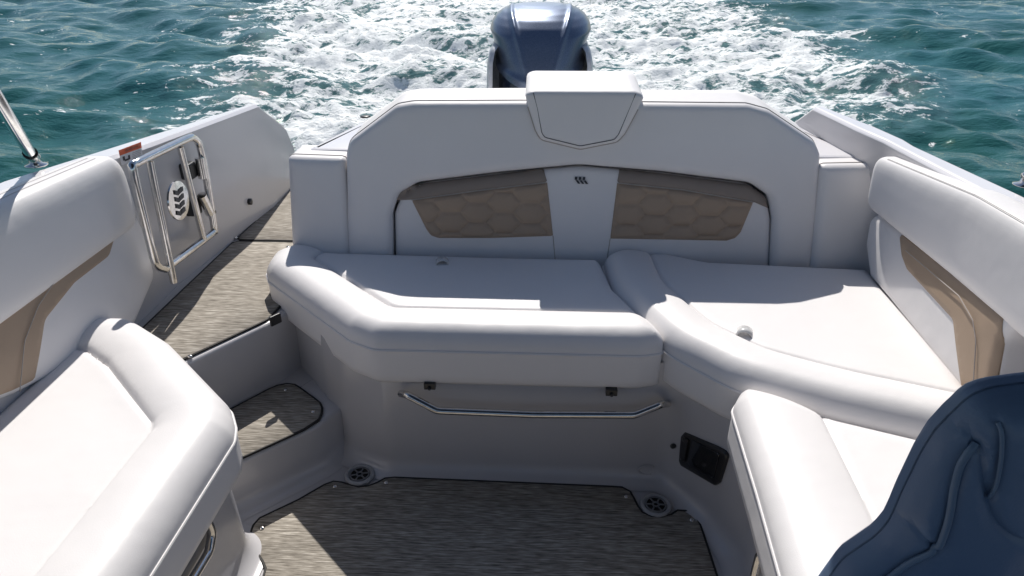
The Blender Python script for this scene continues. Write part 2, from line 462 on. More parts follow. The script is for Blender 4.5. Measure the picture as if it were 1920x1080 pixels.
    fb = N(t, 'ShaderNodeBsdfPrincipled'); fb.inputs['Base Color'].default_value = (0.88, 0.91, 0.91, 1); fb.inputs['Roughness'].default_value = 0.6
    bp2 = N(t, 'ShaderNodeBump', Strength=0.9, Distance=0.035)
    t.links.new(mth('ADD', fine, mth('MULTIPLY', noise(26, 4, 0.7), 0.5)), bp2.inputs['Height']); t.links.new(bp2.outputs[0], fb.inputs['Normal'])
    ms = N(t, 'ShaderNodeMixShader'); t.links.new(foam, ms.inputs[0]); t.links.new(b.outputs[0], ms.inputs[1]); t.links.new(fb.outputs[0], ms.inputs[2])
    t.links.new(ms.outputs[0], t.nodes['Material Output'].inputs['Surface'])
    o = link(me, 'water', mt); o['kind'] = 'structure'
    return o
make_water()

# ================================================================== BOAT
boat = thing('motorboat', (0, 1.5, 0), 'white fibreglass motorboat cockpit with gunwales, steps and walkthrough carrying all the seats', 'boat')
ZD, ZS = 0.40, 0.17          # walkthrough deck and step levels

# --- hull sides with gunwales
def hull_side(name, st, mat):
    """stations: (y, x_outer, x_inner, z_top, x_base)"""
    V = []; F = []
    for (y, xo, xi, zt, xb) in st:
        sg = 1 if xo > 0 else -1
        zb = min(ZD - 0.02, zt - 0.05)
        V += [(xo - sg * 0.10, y, -0.6), (xo + sg * 0.012, y, zt - 0.10), (xo, y, zt - 0.012), (xo - sg * 0.012, y, zt), (xi + sg * 0.012, y, zt), (xi, y, zt - 0.012), (xb, y, zb), (xb, y, -0.6)]
    k = 8
    for i in range(len(st) - 1):
        for j in range(k):
            l = (j + 1) % k; F.append((i * k + j, i * k + l, (i + 1) * k + l, (i + 1) * k + j))
    F.append(tuple(range(k))); F.append(tuple(range((len(st) - 1) * k, len(st) * k))[::-1])
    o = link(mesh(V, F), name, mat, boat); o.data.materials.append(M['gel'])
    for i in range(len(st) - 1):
        o.data.polygons[i * k + 5].material_index = 1; o.data.polygons[i * k + 6].material_index = 1  # inner wall faces take the darker copy, shade put into the colour
    bevel(o, 0.006, 2, 25); smooth_angle(o, 30)
    return o
lo = lambda px, py, z: PZ(px, py, z)
gl0 = PZ(0, 340, 0.95); gl1 = PZ(232, 268, 0.92); gl2 = PZ(465, 195, 0.88)
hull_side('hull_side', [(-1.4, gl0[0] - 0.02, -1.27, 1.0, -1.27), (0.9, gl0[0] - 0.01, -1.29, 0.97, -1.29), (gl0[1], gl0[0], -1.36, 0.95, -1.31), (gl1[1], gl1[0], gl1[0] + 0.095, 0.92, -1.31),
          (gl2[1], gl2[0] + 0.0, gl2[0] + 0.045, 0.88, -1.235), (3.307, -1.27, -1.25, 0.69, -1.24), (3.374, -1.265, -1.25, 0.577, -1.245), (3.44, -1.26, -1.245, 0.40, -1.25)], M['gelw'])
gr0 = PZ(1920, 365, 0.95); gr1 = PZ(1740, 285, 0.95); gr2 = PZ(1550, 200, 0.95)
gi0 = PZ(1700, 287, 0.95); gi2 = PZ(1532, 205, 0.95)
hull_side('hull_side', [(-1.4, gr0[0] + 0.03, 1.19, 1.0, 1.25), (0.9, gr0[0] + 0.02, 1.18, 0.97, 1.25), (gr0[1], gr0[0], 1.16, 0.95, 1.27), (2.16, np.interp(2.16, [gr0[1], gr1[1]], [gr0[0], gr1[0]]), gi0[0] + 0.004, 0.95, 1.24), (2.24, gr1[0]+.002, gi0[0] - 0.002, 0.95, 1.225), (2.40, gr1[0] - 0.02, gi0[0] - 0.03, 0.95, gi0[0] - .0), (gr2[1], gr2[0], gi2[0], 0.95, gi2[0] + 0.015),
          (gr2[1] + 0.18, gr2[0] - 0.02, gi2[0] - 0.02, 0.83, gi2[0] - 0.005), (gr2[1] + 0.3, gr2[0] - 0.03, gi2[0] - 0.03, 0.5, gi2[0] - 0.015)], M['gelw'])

# --- floor, step, deck
def tier(name, poly, rings, mat, fillcap=True):
    """rings: (outward offset, z) from bottom to top around poly (CCW)"""
    B = resample(poly, 0.02)
    if area(B) < 0: B = B[::-1]
    n = len(B); T = np.roll(B, -1, 0) - np.roll(B, 1, 0); T /= np.linalg.norm(T, axis=1, keepdims=True)
    Nn = np.stack([T[:, 1], -T[:, 0]], 1); V = []; F = []
    for off, z in rings: V += [(p[0], p[1], z) for p in (B + Nn * off)]
    for i in range(len(rings) - 1):
        for j in range(n):
            l = (j + 1) % n; F.append((i * n + j, i * n + l, (i + 1) * n + l, (i + 1) * n + j))
    F.append(tuple(range((len(rings) - 1) * n, len(rings) * n)))
    o = link(mesh(V, F), name, mat, boat); smooth_angle(o, 40); return o
def fillet(z0, z1, rb, rt, draft=0.0):
    out = []
    for k in range(7):
        a = k / 6 * math.pi / 2; out.append((rb * (1 - math.sin(a)), z0 + rb * (1 - math.cos(a)) + 0.001))
    for k in range(6):
        a = k / 5 * math.pi / 2; out.append((-rt * (1 - math.cos(a)) - draft, z1 - rt + rt * math.sin(a)))
    return out
V, F = boxm((0, 0.7, -0.05), (2.5, 4.2, 0.1))
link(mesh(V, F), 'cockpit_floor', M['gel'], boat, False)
d0 = PZ(350, 681, ZD); d1 = PZ(500, 609, ZD)
dx, dy = d1[0] - d0[0], d1[1] - d0[1]
deckpoly = [(-1.33, d0[1] - 0.42), (d0[0] - dx * 0.9, d0[1] - dy * 0.9), (d1[0] + dx * 0.10, d1[1] + dy * 0.10), (-0.78, 2.15), (-0.80, 3.40), (-1.33, 3.42)]
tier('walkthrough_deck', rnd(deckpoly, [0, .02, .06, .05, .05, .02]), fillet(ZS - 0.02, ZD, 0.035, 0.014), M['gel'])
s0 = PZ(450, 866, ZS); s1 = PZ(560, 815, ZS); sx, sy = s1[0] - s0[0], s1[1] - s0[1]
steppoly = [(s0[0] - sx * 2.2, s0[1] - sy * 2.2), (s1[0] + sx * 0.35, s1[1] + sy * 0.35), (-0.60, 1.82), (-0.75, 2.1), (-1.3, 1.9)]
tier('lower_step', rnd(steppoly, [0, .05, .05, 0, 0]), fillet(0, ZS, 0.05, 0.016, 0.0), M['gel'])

# --- walls below the seats
def wall(name, path, prof, mat, r=0.05, step=0.02):
    """vertical wall along plan path; prof = (offset to the right-hand side of travel, z)"""
    P = resample(rnd(path, r, 8, False), step, False); T = np.gradient(P, axis=0); T /= np.linalg.norm(T, axis=1, keepdims=True)
    Nn = np.stack([T[:, 1], -T[:, 0]], 1); V = []; F = []; n = len(P)
    for off, z in prof: V += [(p[0], p[1], z) for p in (P + Nn * off)]
    for i in range(len(prof) - 1):
        for j in range(n - 1): F.append((i * n + j, i * n + j + 1, (i + 1) * n + j + 1, (i + 1) * n + j))
    o = link(mesh(V, F), name, mat, boat); smooth_angle(o, 40); return o
coveprof = [(0.055 * (1 - math.sin(k / 8 * math.pi / 2)), 0.003 + 0.055 * (1 - math.cos(k / 8 * math.pi / 2))) for k in range(9)] + [(-0.004, 0.2), (-0.01, 0.44)]
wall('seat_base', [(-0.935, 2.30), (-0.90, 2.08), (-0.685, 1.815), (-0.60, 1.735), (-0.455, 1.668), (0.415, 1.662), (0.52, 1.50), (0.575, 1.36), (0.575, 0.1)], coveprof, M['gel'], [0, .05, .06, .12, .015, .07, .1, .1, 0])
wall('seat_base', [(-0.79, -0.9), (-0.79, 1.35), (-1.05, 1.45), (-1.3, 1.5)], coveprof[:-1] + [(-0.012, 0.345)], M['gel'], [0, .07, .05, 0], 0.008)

# transom body and corner decks
zt = 0.853
def block(name, poly, top, r=0.012):
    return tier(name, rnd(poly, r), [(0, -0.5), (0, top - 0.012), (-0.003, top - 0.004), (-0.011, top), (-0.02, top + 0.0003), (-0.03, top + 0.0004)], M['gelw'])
zl, zr = PY(594, 290, 2.31)[2] - 0.006, PY(1600, 305, 2.28)[2] - 0.006
block('transom_corner', [(-0.84, 2.40), (-0.655, 2.40), (-0.655, PZ(705, 212, zt)[1] + 0.01), PZ(703, 213, zt)[:2]], zl)
block('transom_corner', [(0.955, 2.37), (1.15, 2.37), (1.05, 2.84), (1.0, 2.95), (0.955, 2.95)], zr)
block('transom', [(-0.652, 2.62), (0.952, 2.62), (0.952, 2.96), (-0.652, 2.96)], 0.82)
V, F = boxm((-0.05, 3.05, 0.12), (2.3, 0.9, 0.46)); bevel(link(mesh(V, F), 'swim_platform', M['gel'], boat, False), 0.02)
c = PZ(685, 218, zt + 0.004)
link(mesh(*lathem((c[0], c[1], zt + 0.001), [(0.022, 0), (0.022, 0.004), (0.015, 0.006)], 20)), 'deck_fitting', M['black'], boat)
# unseen bulkhead added behind the viewer to keep light off the floor
V, F = boxm((0, -1.35, 0.5), (2.5, 0.06, 1.2)); link(mesh(V, F), 'added_bulkhead', M['gel'], boat, False)

# floor drains
def drain(px, py, rot, label):
    c = PZ(px, py, 0.0)
    rg = link(mesh(*lathem((c[0], c[1], 0.006), [(0.047, -0.004), (0.047, 0.006), (0.040, 0.010), (0.036, 0.008), (0.033, 0.002)], 32)), 'floor_drain', M['grate'], boat)
    rg['label'] = label
    parts = [tubemesh([(c[0] + 0.03 * math.cos(a), c[1] + 0.03 * math.sin(a), 0.012) for a in np.linspace(0, 2 * math.pi, 24, endpoint=False)], 0.003, 6, True),
             tubemesh([(c[0] + 0.009 * math.cos(a), c[1] + 0.009 * math.sin(a), 0.012) for a in np.linspace(0, 2 * math.pi, 12, endpoint=False)], 0.003, 6, True)]
    for k in range(6):
        a = rot + k * math.pi / 3; parts.append(tubemesh([(c[0] + r_ * math.cos(a), c[1] + r_ * math.sin(a), 0.012) for r_ in (0.009, 0.03)], 0.0026, 6))
    g = link(mesh(*merge(parts)), 'drain_grate', M['grille'], rg)
    hole = link(mesh(*lathem((c[0], c[1], 0.0075), [(0.034, 0), (0.034, 0.0015)], 24)), 'drain_hole', M['rubber'], rg)
    return rg
drain(675, 894, 0.3, 'floor drain by the left corner of the seat base')
drain(1229, 951, 0.0, 'floor drain by the right corner of the seat base')

# --- deck mats
MATS = 'woven snap-in deck mats'
def deckmat(poly, z, label, snaps, r=0.04):
    fr = flat(z + 0.007); B0 = rnd(poly, r)
    t = thing('deck_mat', (sum(p[0] for p in poly) / len(poly), sum(p[1] for p in poly) / len(poly), z), label, 'mat', MATS)
    o, B, hb = pillow('woven_surface', B0, fr, None, 0.002, 0.005, M['mat'], t, 0.2, 0.03, (0.002,))
    # bound edge
    P = [(p[0], p[1], z + 0.0045) for p in B]
    tube('edge_binding', P, 0.0045, M['rubber'], t, 6, True)
    for (a, b_) in snaps:
        c = PZ(a, b_, z + 0.008)
        s = link(mesh(*lathem(c, [(0.0075, -0.002), (0.0075, 0.0015), (0.005, 0.0035), (0.002, 0.004)], 14)), 'snap_button', M['steel'], t)
    return t
def notch(cx, cy, r, a0, a1, n=9):
    return [(cx + r * math.cos(a), cy + r * math.sin(a)) for a in np.linspace(a0, a1, n)]
dL = PZ(675, 894, 0); dR = PZ(1229, 951, 0)
fl = z2([(500, 1065), (480, 1035), (470, 1000), (480, 978), (560, 940), (615, 908), (632, 904)], 0)
fl += [PZ(650, 910, 0)[:2], PZ(676, 917, 0)[:2], PZ(702, 912, 0)[:2]]
fl += z2([(718, 900), (740, 898), (1165, 916), (1180, 922)], 0)
fl += z2([(1190, 940), (1200, 962), (1228, 974), (1258, 968), (1272, 958), (1296, 962), (1312, 985), (1330, 1040)], 0)
fl += [(0.52, 0.9), (0.52, -0.8), (-0.70, -0.8), (-0.70, 1.1)]
deckmat(fl, 0, 'large dark woven mat covering the cockpit floor in front of the stern seat', [(491, 990), (628, 912), (724, 905), (1174, 931), (1297, 975)], 0.02)
st = z2([(360, 800), (430, 772), (515, 727), (535, 722), (555, 724), (600, 757), (606, 772), (598, 790), (570, 808), (450, 863), (360, 900)], ZS)
deckmat(st, ZS, 'small dark woven mat on the lower step between the seats', [(535, 731), (587, 772)], 0.012)
dk = z2([(345, 676), (500, 603)], ZD)
edge_y = PZ(440, 453, ZD)[1]
deckmat([(-1.285, 1.40), (dk[0][0] - .06, dk[0][1] - .06 * dy / dx), dk[0], dk[1], (-0.88, 2.02), (-0.92, 2.2), (-0.94, edge_y - 0.012), (-1.262, edge_y - 0.012)], ZD, 'sunlit beige woven mat on the walkthrough deck below the ladder', [(356, 668), (540, 463)], 0.01)
deckmat([(-1.26, edge_y + 0.006), (-0.9, edge_y + 0.006), (-0.9, 3.35), (-1.24, 3.37)], ZD, 'beige woven mat on the swim platform beyond the dark deck seam', [(442, 446)], 0.02)

# ================================================================== STERN BACKREST
bb = np.array([0, 2.225, 0.46]); bt = np.array([0, 2.335, 1.075])
FB = Frame(bb, (1, 0, 0), bt - bb)          # normal points to the viewer
if FB.N[1] > 0: FB.N = -FB.N
back = thing('stern_backrest', (0.13, 2.25, 0.46), 'wide white padded backrest of the stern seat with tan quilted inserts and raised centre headrest', 'backrest')
outer = FB.pxs([(655, 500), (652, 400), (650, 290), (656, 262), (745, 195), (775, 190), (980, 189), (1205, 192), (1400, 194), (1440, 205), (1525, 262), (1537, 290), (1530, 400), (1520, 512)], -0.02)
inner = FB.pxs([(1443, 512), (1449, 410), (1440, 366), (1405, 342), (1240, 321), (1085, 308), (930, 323), (785, 341), (748, 362), (735, 400), (737, 500)], -0.02)
oo = rnd(outer, [0, 0, .05, .06, .05, .05, 0, 0, .04, .05, .05, .03, 0, 0]); ii = rnd(inner, [0, 0, .05, .06, .03, .3, .03, .05, .05, .02, 0])
arch = list(oo) + list(ii)
seamp = None
pillow('back_frame', arch, FB, crown(0.008, 0.05), 0.026, 0.20, M['vinyl'], back, 0.014, 0.012, ext=(0, 1, 0.07), under=0.016)
Bo = resample(rnd(outer, [0, 0, .05, .06, .05, .05, 0, 0, .04, .05, .05, .03, 0, 0]), 0.012, False)
# top seam along the crest
tube('seam', [FB.w(p, -0.026) + np.array([0, 0.004, 0.0012]) for p in Bo], 0.0022, M['thread'], back, 6)
# inner panel
panel = FB.pxs([(1443, 520), (1446, 410), (1438, 368), (1403, 346), (1240, 325), (1085, 312), (930, 327), (787, 345), (752, 366), (739, 400), (741, 510)], -0.03)
pn = rnd(panel, [0, 0.02, .05, .06, .03, .3, .03, .05, .05, .02, 0])
ph = lambda p, d: 0.006 * (1 - np.exp(-d / 0.04))
HP = -0.028
FP = Frame(FB.O + FB.N * HP, FB.U, FB.V); FP.N = FB.N
pillow('back_panel', pn, FP, ph, 0.02, 0.09, M['vinyl'], back, 0.014, 0.012)
PB = resample(pn, 0.02)
def panel_h(uv):   # height of panel surface
    uv = np.asarray(uv); d = dist(uv, PB)
    e = np.where(d < 0.02, -0.02 + np.sqrt(np.maximum(0.02 ** 2 - (0.02 - np.minimum(d, 0.02)) ** 2, 0)), 0)
    return e + 0.006 * (1 - np.exp(-d / 0.04))
def inlay(name, outline_px, mat, lift, hfun=None, step=0.01, r=0.0):
    o2 = rnd(FP.pxs(outline_px, 0.004), r) if r else FP.pxs(outline_px, 0.004)
    def hf(p, d): return panel_h(p) + lift + (hfun(p, d) if hfun else 0)
    return pillow(name, o2, FP, hf, 0.0015, 0.012, mat, back, step, 0.01, (0.0015, 0.006), 0.0)
def quilt(cu, cv):
    Pp, Qq = 0.19, 0.072
    def f(p, d):
        best = np.full(len(p), 9.0)
        for ou, ov in ((0, 0), (Pp / 2, Qq / 2)):
            du = (p[:, 0] - cu - ou + Pp / 2) % Pp - Pp / 2; dv = (p[:, 1] - cv - ov + Qq / 2) % Qq - Qq / 2
            m_ = np.maximum(np.abs(dv) / (Qq / 2), (np.abs(du) + np.abs(dv) * (Pp / 3) / Qq) / (Pp / 3)); best = np.minimum(best, m_)
        return 0.012 * np.sqrt(np.clip(1 - best ** 2.5, 0, 1)) * np.clip(d / 0.012, 0, 1)
    return f
top_l = [(741, 376), (744, 366), (757, 353), (787, 346), (930, 328), (1019, 317), (1026, 341), (900, 356), (772, 374)]
top_r = [(1162, 318), (1240, 326), (1402, 347), (1432, 364), (1444, 392), (1412, 378), (1280, 355), (1157, 342)]
qa = FP.px(895, 397, 0); qb = FP.px(1278, 402, 0)
inlay('upper_band', top_l, M['brown'], 0.005, None, 0.012)
inlay('upper_band', top_r, M['brown'], 0.005, None, 0.012)
inlay('quilted_insert', [(1026, 342), (900, 357), (772, 375), (800, 430), (808, 441), (822, 446), (920, 446), (1037, 442)], M['tan'], 0.0022, quilt(*qa), 0.005)
inlay('quilted_insert', [(1157, 343), (1280, 356), (1412, 379), (1388, 436), (1378, 446), (1362, 451), (1260, 449), (1144, 447)], M['tan'], 0.0022, quilt(*qb), 0.005)
for pts in ([(772, 375), (900, 357), (1026, 342)], [(1157, 343), (1280, 356), (1412, 379)], [(1037, 442), (1042, 500)], [(1144, 447), (1136, 502)], ):
    q = resample(FP.pxs(pts, 0.006), 0.01, False)
    hh = panel_h(q) + 0.006 if len(pts) > 2 else panel_h(q) + 0.0004
    tube('seam', [FP.w(a, h_) for a, h_ in zip(q, hh)], 0.0016, M['thread'], back, 5)
# emblem: slanted bars in two offset rows
def emblem(fr, cu, cv, s, h, parent, rot=0.0, rows=4, mat=None, thick=0.0015, shear=0.0, wide=1.0):
    V = []; F = []
    ca, sa = math.cos(rot), math.sin(rot)
    def add(quad):
        k = len(V)
        for z in (h + thick, h):
            for x, y in quad:
                x += shear * y; X_ = (x * ca - y * sa) * s; Y_ = (x * sa + y * ca) * s; V.append(tuple(fr.w((cu + X_, cv + Y_), z)))
        F.append((k, k + 1, k + 2, k + 3)); F.append((k + 7, k + 6, k + 5, k + 4))
        for j in range(4): l = (j + 1) % 4; F.append((k + j, k + 4 + j, k + 4 + l, k + l))
    for i in range(rows):
        y = (i - rows / 2) * 0.5
        add([(-0.62 * wide, y + 0.14), (-0.05, y - 0.02), (-0.05, y + 0.30), (-0.62 * wide, y + 0.46)])
        add([(0.0, y + 0.06), (0.62 * wide, y + 0.26), (0.62 * wide, y + 0.58), (0.0, y + 0.38)])
    return link(mesh(V, F), 'emblem', mat or M['ink'], parent, False)
e0 = FP.px(1089, 338, 0.006)
emblem(FP, e0[0], e0[1], 0.026, 0.0064, back, R(-72), 3, None, 0.0012, 0.35, 0.8)
# headrest
hr = FB.pxs([(984, 176), (990, 200), (1004, 245), (1014, 262), (1088, 280), (1158, 266), (1172, 250), (1196, 205), (1208, 182), (1202, 173), (1190, 169), (1000, 168), (990, 171)], 0.012)
FH = Frame(FB.O + FB.N * 0.026, FB.U, FB.V); FH.N = FB.N
pillow('headrest', rnd(hr, [.02, .1, .05, .03, .05, .03, .03, .1, .02, .02, .02, .02, .02]), FH, crown(0.004, 0.03), 0.018, 0.27, M['vinyl'], back, 0.012, 0.01, ext=(0, 1, 0.09), under=0.022)
hp = FB.pxs([(1000, 174), (1008, 205), (1016, 250), (1022, 258), (1088, 274), (1152, 262), (1160, 252), (1180, 205), (1192, 176)], 0.03)
tube('seam', [FH.w(p, 0.0015) for p in resample(rnd(hp, 0.015, 5, False), 0.01, False)], 0.0015, M['seam'], back, 5)
tube('piping', [FB.w(p, 0.010) for p in resample(rnd(hr[1:8], 0.03, 5, False), 0.01, False)], 0.0028, M['thread'], back, 5)

# corner cushions either side
def corner_cushion(front_px, ybot, ytop, depth, label, r):
    a = np.array([0, ybot, 0.45]); b_ = np.array([0, ytop, 0.86]); fr = Frame(a, (1, 0, 0), b_ - a)
    if fr.N[1] > 0: fr.N = -fr.N
    t = thing('corner_cushion', tuple(np.mean([fr.w(p) for p in fr.pxs(front_px)], 0) * np.array([1, 1, 0]) + np.array([0, 0, 0.45])), label, 'cushion', 'upright cushions at the ends of the stern backrest')
    pillow('cushion', rnd(fr.pxs(front_px, -0.01), r), fr, crown(0.006, 0.04), 0.03, depth, M['vinyl'], t, 0.014, 0.012, ext=(0, 1, 0))
    q = resample(rnd(fr.pxs(front_px, -0.01)[0:4], 0.02, 5, False), 0.012, False)
    tube('seam', [fr.w(p, -0.03) + np.array([0, 0.004, 0.001]) for p in q], 0.0018, M['thread'], t, 5)
    return t
corner_cushion([(548, 482), (538, 290), (648, 294), (660, 500)][::1], 2.225, 2.315, 0.16, 'narrow white upright cushion left of the stern backrest, beside the walkthrough', 0.02)
corner_cushion([(1519, 515), (1538, 308), (1700, 305), (1700, 530)][::1], 2.20, 2.285, 0.16, 'narrow white upright cushion right of the stern backrest, in the far right corner', 0.02)

# ================================================================== SEAT CUSHIONS
def bolster_h(line, w, rise, groove=0.012, inner=0.0, pc=0.0, fade=None):
    L = np.asarray(line)
    def f(p, d):
        q = dist(p, L, False)
        x = np.clip(q / w, 0, 1)
        b_ = rise * np.clip(np.sin(np.pi * np.clip(x, 0.0, 1)) ** 0.7, 0, 1)
        b_ = np.where(q < w, b_, inner * (1 - np.exp(-(q - w) / 0.03)))
        g = -groove * np.exp(-((q - w) / 0.007) ** 2)
        if fade: g = g * (0.12 + 0.88 * np.clip((p[:, 1] - fade[0]) / (fade[1] - fade[0]), 0, 1))
        return b_ + g * np.clip((d - 0.002) / 0.01, 0, 1) + pc * (1 - np.exp(-d / 0.05))
    return f
def crease_pts(line, w):
    L = np.asarray(line, float); T = np.gradient(L, axis=0); T /= np.linalg.norm(T, axis=1, keepdims=True); n_ = np.stack([-T[:, 1], T[:, 0]], 1); out = []
    for sg in (-1, 1):
        for o_ in (-0.016, -0.009, -0.0045, 0, 0.0045, 0.009, 0.016):
            q = L + n_ * sg * (w + o_); out.append(q[np.abs(dist(q, L, False) - (w + o_)) < 0.0015])
    return np.vstack(out)
# left half of stern bench
ZP = 0.475   # piping height
fsl = flat(ZP + 0.05)
outl = z2([(505, 530), (500, 515), (515, 497), (560, 482), (640, 492), (900, 500), (1125, 505), (1150, 560), (1192, 600), (1243, 655), (1240, 664), (1200, 669), (700, 657), (655, 640)], ZP)
osl = rnd(outl, [.03, .03, .03, .03, .05, 0, .03, 0, 0, .012, .012, .05, .08, .06])
fline = resample(rnd(z2([(560, 470), (508, 497), (500, 528), (655, 642), (705, 657), (1200, 669), (1300, 671)], ZP), 0.05, 6, False), 0.01, False)
seatL = thing('seat_cushion', (-0.25, 1.85, 0.35), 'left stern seat cushion, white with blue shade at the back and a thick front bolster', 'cushion', 'seat cushions')
exL = None
o, B, hb = pillow('cushion', osl, fsl, bolster_h(fline, 0.165, 0.022, 0.010, 0.004), 0.05, 0.175, M['vinyl'], seatL, 0.011, 0.012, under=0.02, extra=crease_pts(fline, 0.165))
piping(B, fsl, -0.05, seatL, M['vinyl'], 0.0046)
# right wrap-round stern seat
outr = z2([(1131, 507), (1165, 590), (1205, 620), (1250, 662), (1320, 703), (1400, 741), (1560, 789), (1722, 828), (1900, 868)], ZP)
outr += [(1.10, 1.17), (1.12, 1.5), (1.135, 1.8), (1.15, 2.15), (0.6, 2.19), PZ(1240, 497, ZP)[:2]]
rl = smoothpath(z2([(1131, 500), (1150, 560), (1196, 612), (1250, 662), (1320, 703), (1400, 741), (1560, 789), (1722, 828), (1900, 868), (2000, 890)], ZP), 0.01)
seatR = thing('seat_cushion', (0.7, 1.8, 0.35), 'right stern seat cushion, white with a curved bolster sweeping round its front', 'cushion', 'seat cushions')
oc = [tuple(p) for p in rl if p[0] < 1.06] + [(1.10, 1.17), (1.115, 1.5), (1.14, 1.9), (1.15, 2.17), (0.6, 2.21), PZ(1245, 493, ZP)[:2], PZ(1160, 494, ZP)[:2]]
frr = flat(ZP + 0.055)
o, B, hb = pillow('cushion', rnd(oc, [0] * (len(oc) - 7) + [.01, .05, .05, .03, .03, .01, .03]), frr, bolster_h(rl, 0.165, 0.020, 0.008, 0.0), 0.055, 0.17, M['vinyl'], seatR, 0.011, 0.012, under=0.02, extra=crease_pts(rl, 0.165))
piping(B, frr, -0.055, seatR, M['vinyl'], 0.0046)
# near right lounge cushion
seatN = thing('seat_cushion', (0.8, 1.1, 0.35), 'near right lounge cushion, white, in front of the curved seat and beside the blue chair', 'cushion', 'seat cushions')
nl = resample(rnd([PZ(1500, 770, 0.46)[:2], PZ(1400, 748, 0.46)[:2], PZ(1372, 775, 0.46)[:2], PZ(1420, 930, 0.46)[:2], PZ(1462, 1080, 0.46)[:2], (0.45, 0.62)], [0, .04, .05, 0, 0, 0], 6, False), 0.01, False)
on = [PZ(1372, 772, .46)[:2], PZ(1420, 930, .46)[:2], PZ(1462, 1080, .46)[:2], (0.45, 0.66), (1.12, 0.66), (1.12, 1.12), PZ(1722, 842, .46)[:2], PZ(1560, 803, .46)[:2], PZ(1400, 752, .46)[:2], PZ(1385, 752, .46)[:2]]
nll = np.array([[0.50, 1.6], PZ(1372, 770, .46)[:2], PZ(1420, 930, .46)[:2], PZ(1462, 1080, .46)[:2], (0.45, 0.3)])
o, B, hb = pillow('cushion', rnd(on, [.04, .05, .1, .02, .02, .02, 0, .05, .02, .03]), flat(0.46 + 0.045), bolster_h(nll, 0.20, 0.020, 0.006, 0.0, fade=(0.9, 1.3)), 0.045, 0.16, M['vinyl'], seatN, 0.012, 0.012, under=0.02, extra=crease_pts(resample(nll, 0.01, False), 0.20))
piping(B, flat(0.505), -0.045, seatN, M['vinyl'], 0.0036)
# near left bench cushion
seatW = thing('seat_cushion', (-1.0, 1.0, 0.35), 'near left bench cushion, bright white with a broad raised bolster around a flat pad', 'cushion', 'seat cushions')
ow = z2([(105, 695), (118, 655), (170, 622), (262, 622), (330, 665), (435, 775), (443, 805), (440, 830), (280, 1085)], 0.47) + [(-0.73, 0.1), (-1.33, 0.1), (-1.325, 1.2)]
wl = resample(rnd([(-1.7, PZ(175, 618, .47)[1])] + z2([(175, 618), (265, 622), (330, 662), (438, 775), (443, 805), (440, 830), (280, 1085)], 0.47) + [(-0.73, 0.0)], 0.06, 6, False), 0.01, False)
o, B, hb = pillow('cushion', rnd(ow, [.03, .06, .08, .08, .05, .05, .02, .05, .05, .02, .02, .05]), flat(0.47 + 0.05), bolster_h(wl, 0.175, 0.028, 0.008, -0.004, fade=(1.22, 1.36)), 0.055, 0.16, M['vinyl'], seatW, 0.011, 0.012, under=0.02, extra=crease_pts(wl, 0.175))
piping(B, flat(0.52), -0.05, seatW, M['vinyl'], 0.0036)

# little pull tabs
for (px, py, yaw, label) in ((829, 492, 0.15, 'small grey pull tab at the back of the left stern cushion'), (1396, 625, -0.3, 'small clear pull tab standing on the right stern cushion')):
    c = np.array(PZ(px, py, 0.53)); P = []
    t = [(c[0] + 0.023 * math.cos(a) * math.cos(yaw), c[1] + 0.023 * math.cos(a) * math.sin(yaw), 0.530 + 0.020 * math.sin(a) - 0.004) for a in np.linspace(-0.6, math.pi + 0.6, 14)]
    V = []; F = []
    for i, p in enumerate(t):
        for dy_ in (-0.018, 0.018):
            for k in (0, 1):
                q = 1 - 0.12 * k; V.append((c[0] + (p[0] - c[0]) * q - dy_ * math.sin(yaw), c[1] + (p[1] - c[1]) * q + dy_ * math.cos(yaw), 0.526 + (p[2] - 0.526) * q))
    for i in range(len(t) - 1):
        a = i * 4; b_ = a + 4
        for u_, v_ in ((0, 1), (1, 3), (3, 2), (2, 0)): F.append((a + u_, a + v_, b_ + v_, b_ + u_))
    o = link(mesh(V, F), 'pull_tab', M['tab']); tag(o, label, 'pull tab', 'pull tabs on the stern seat')

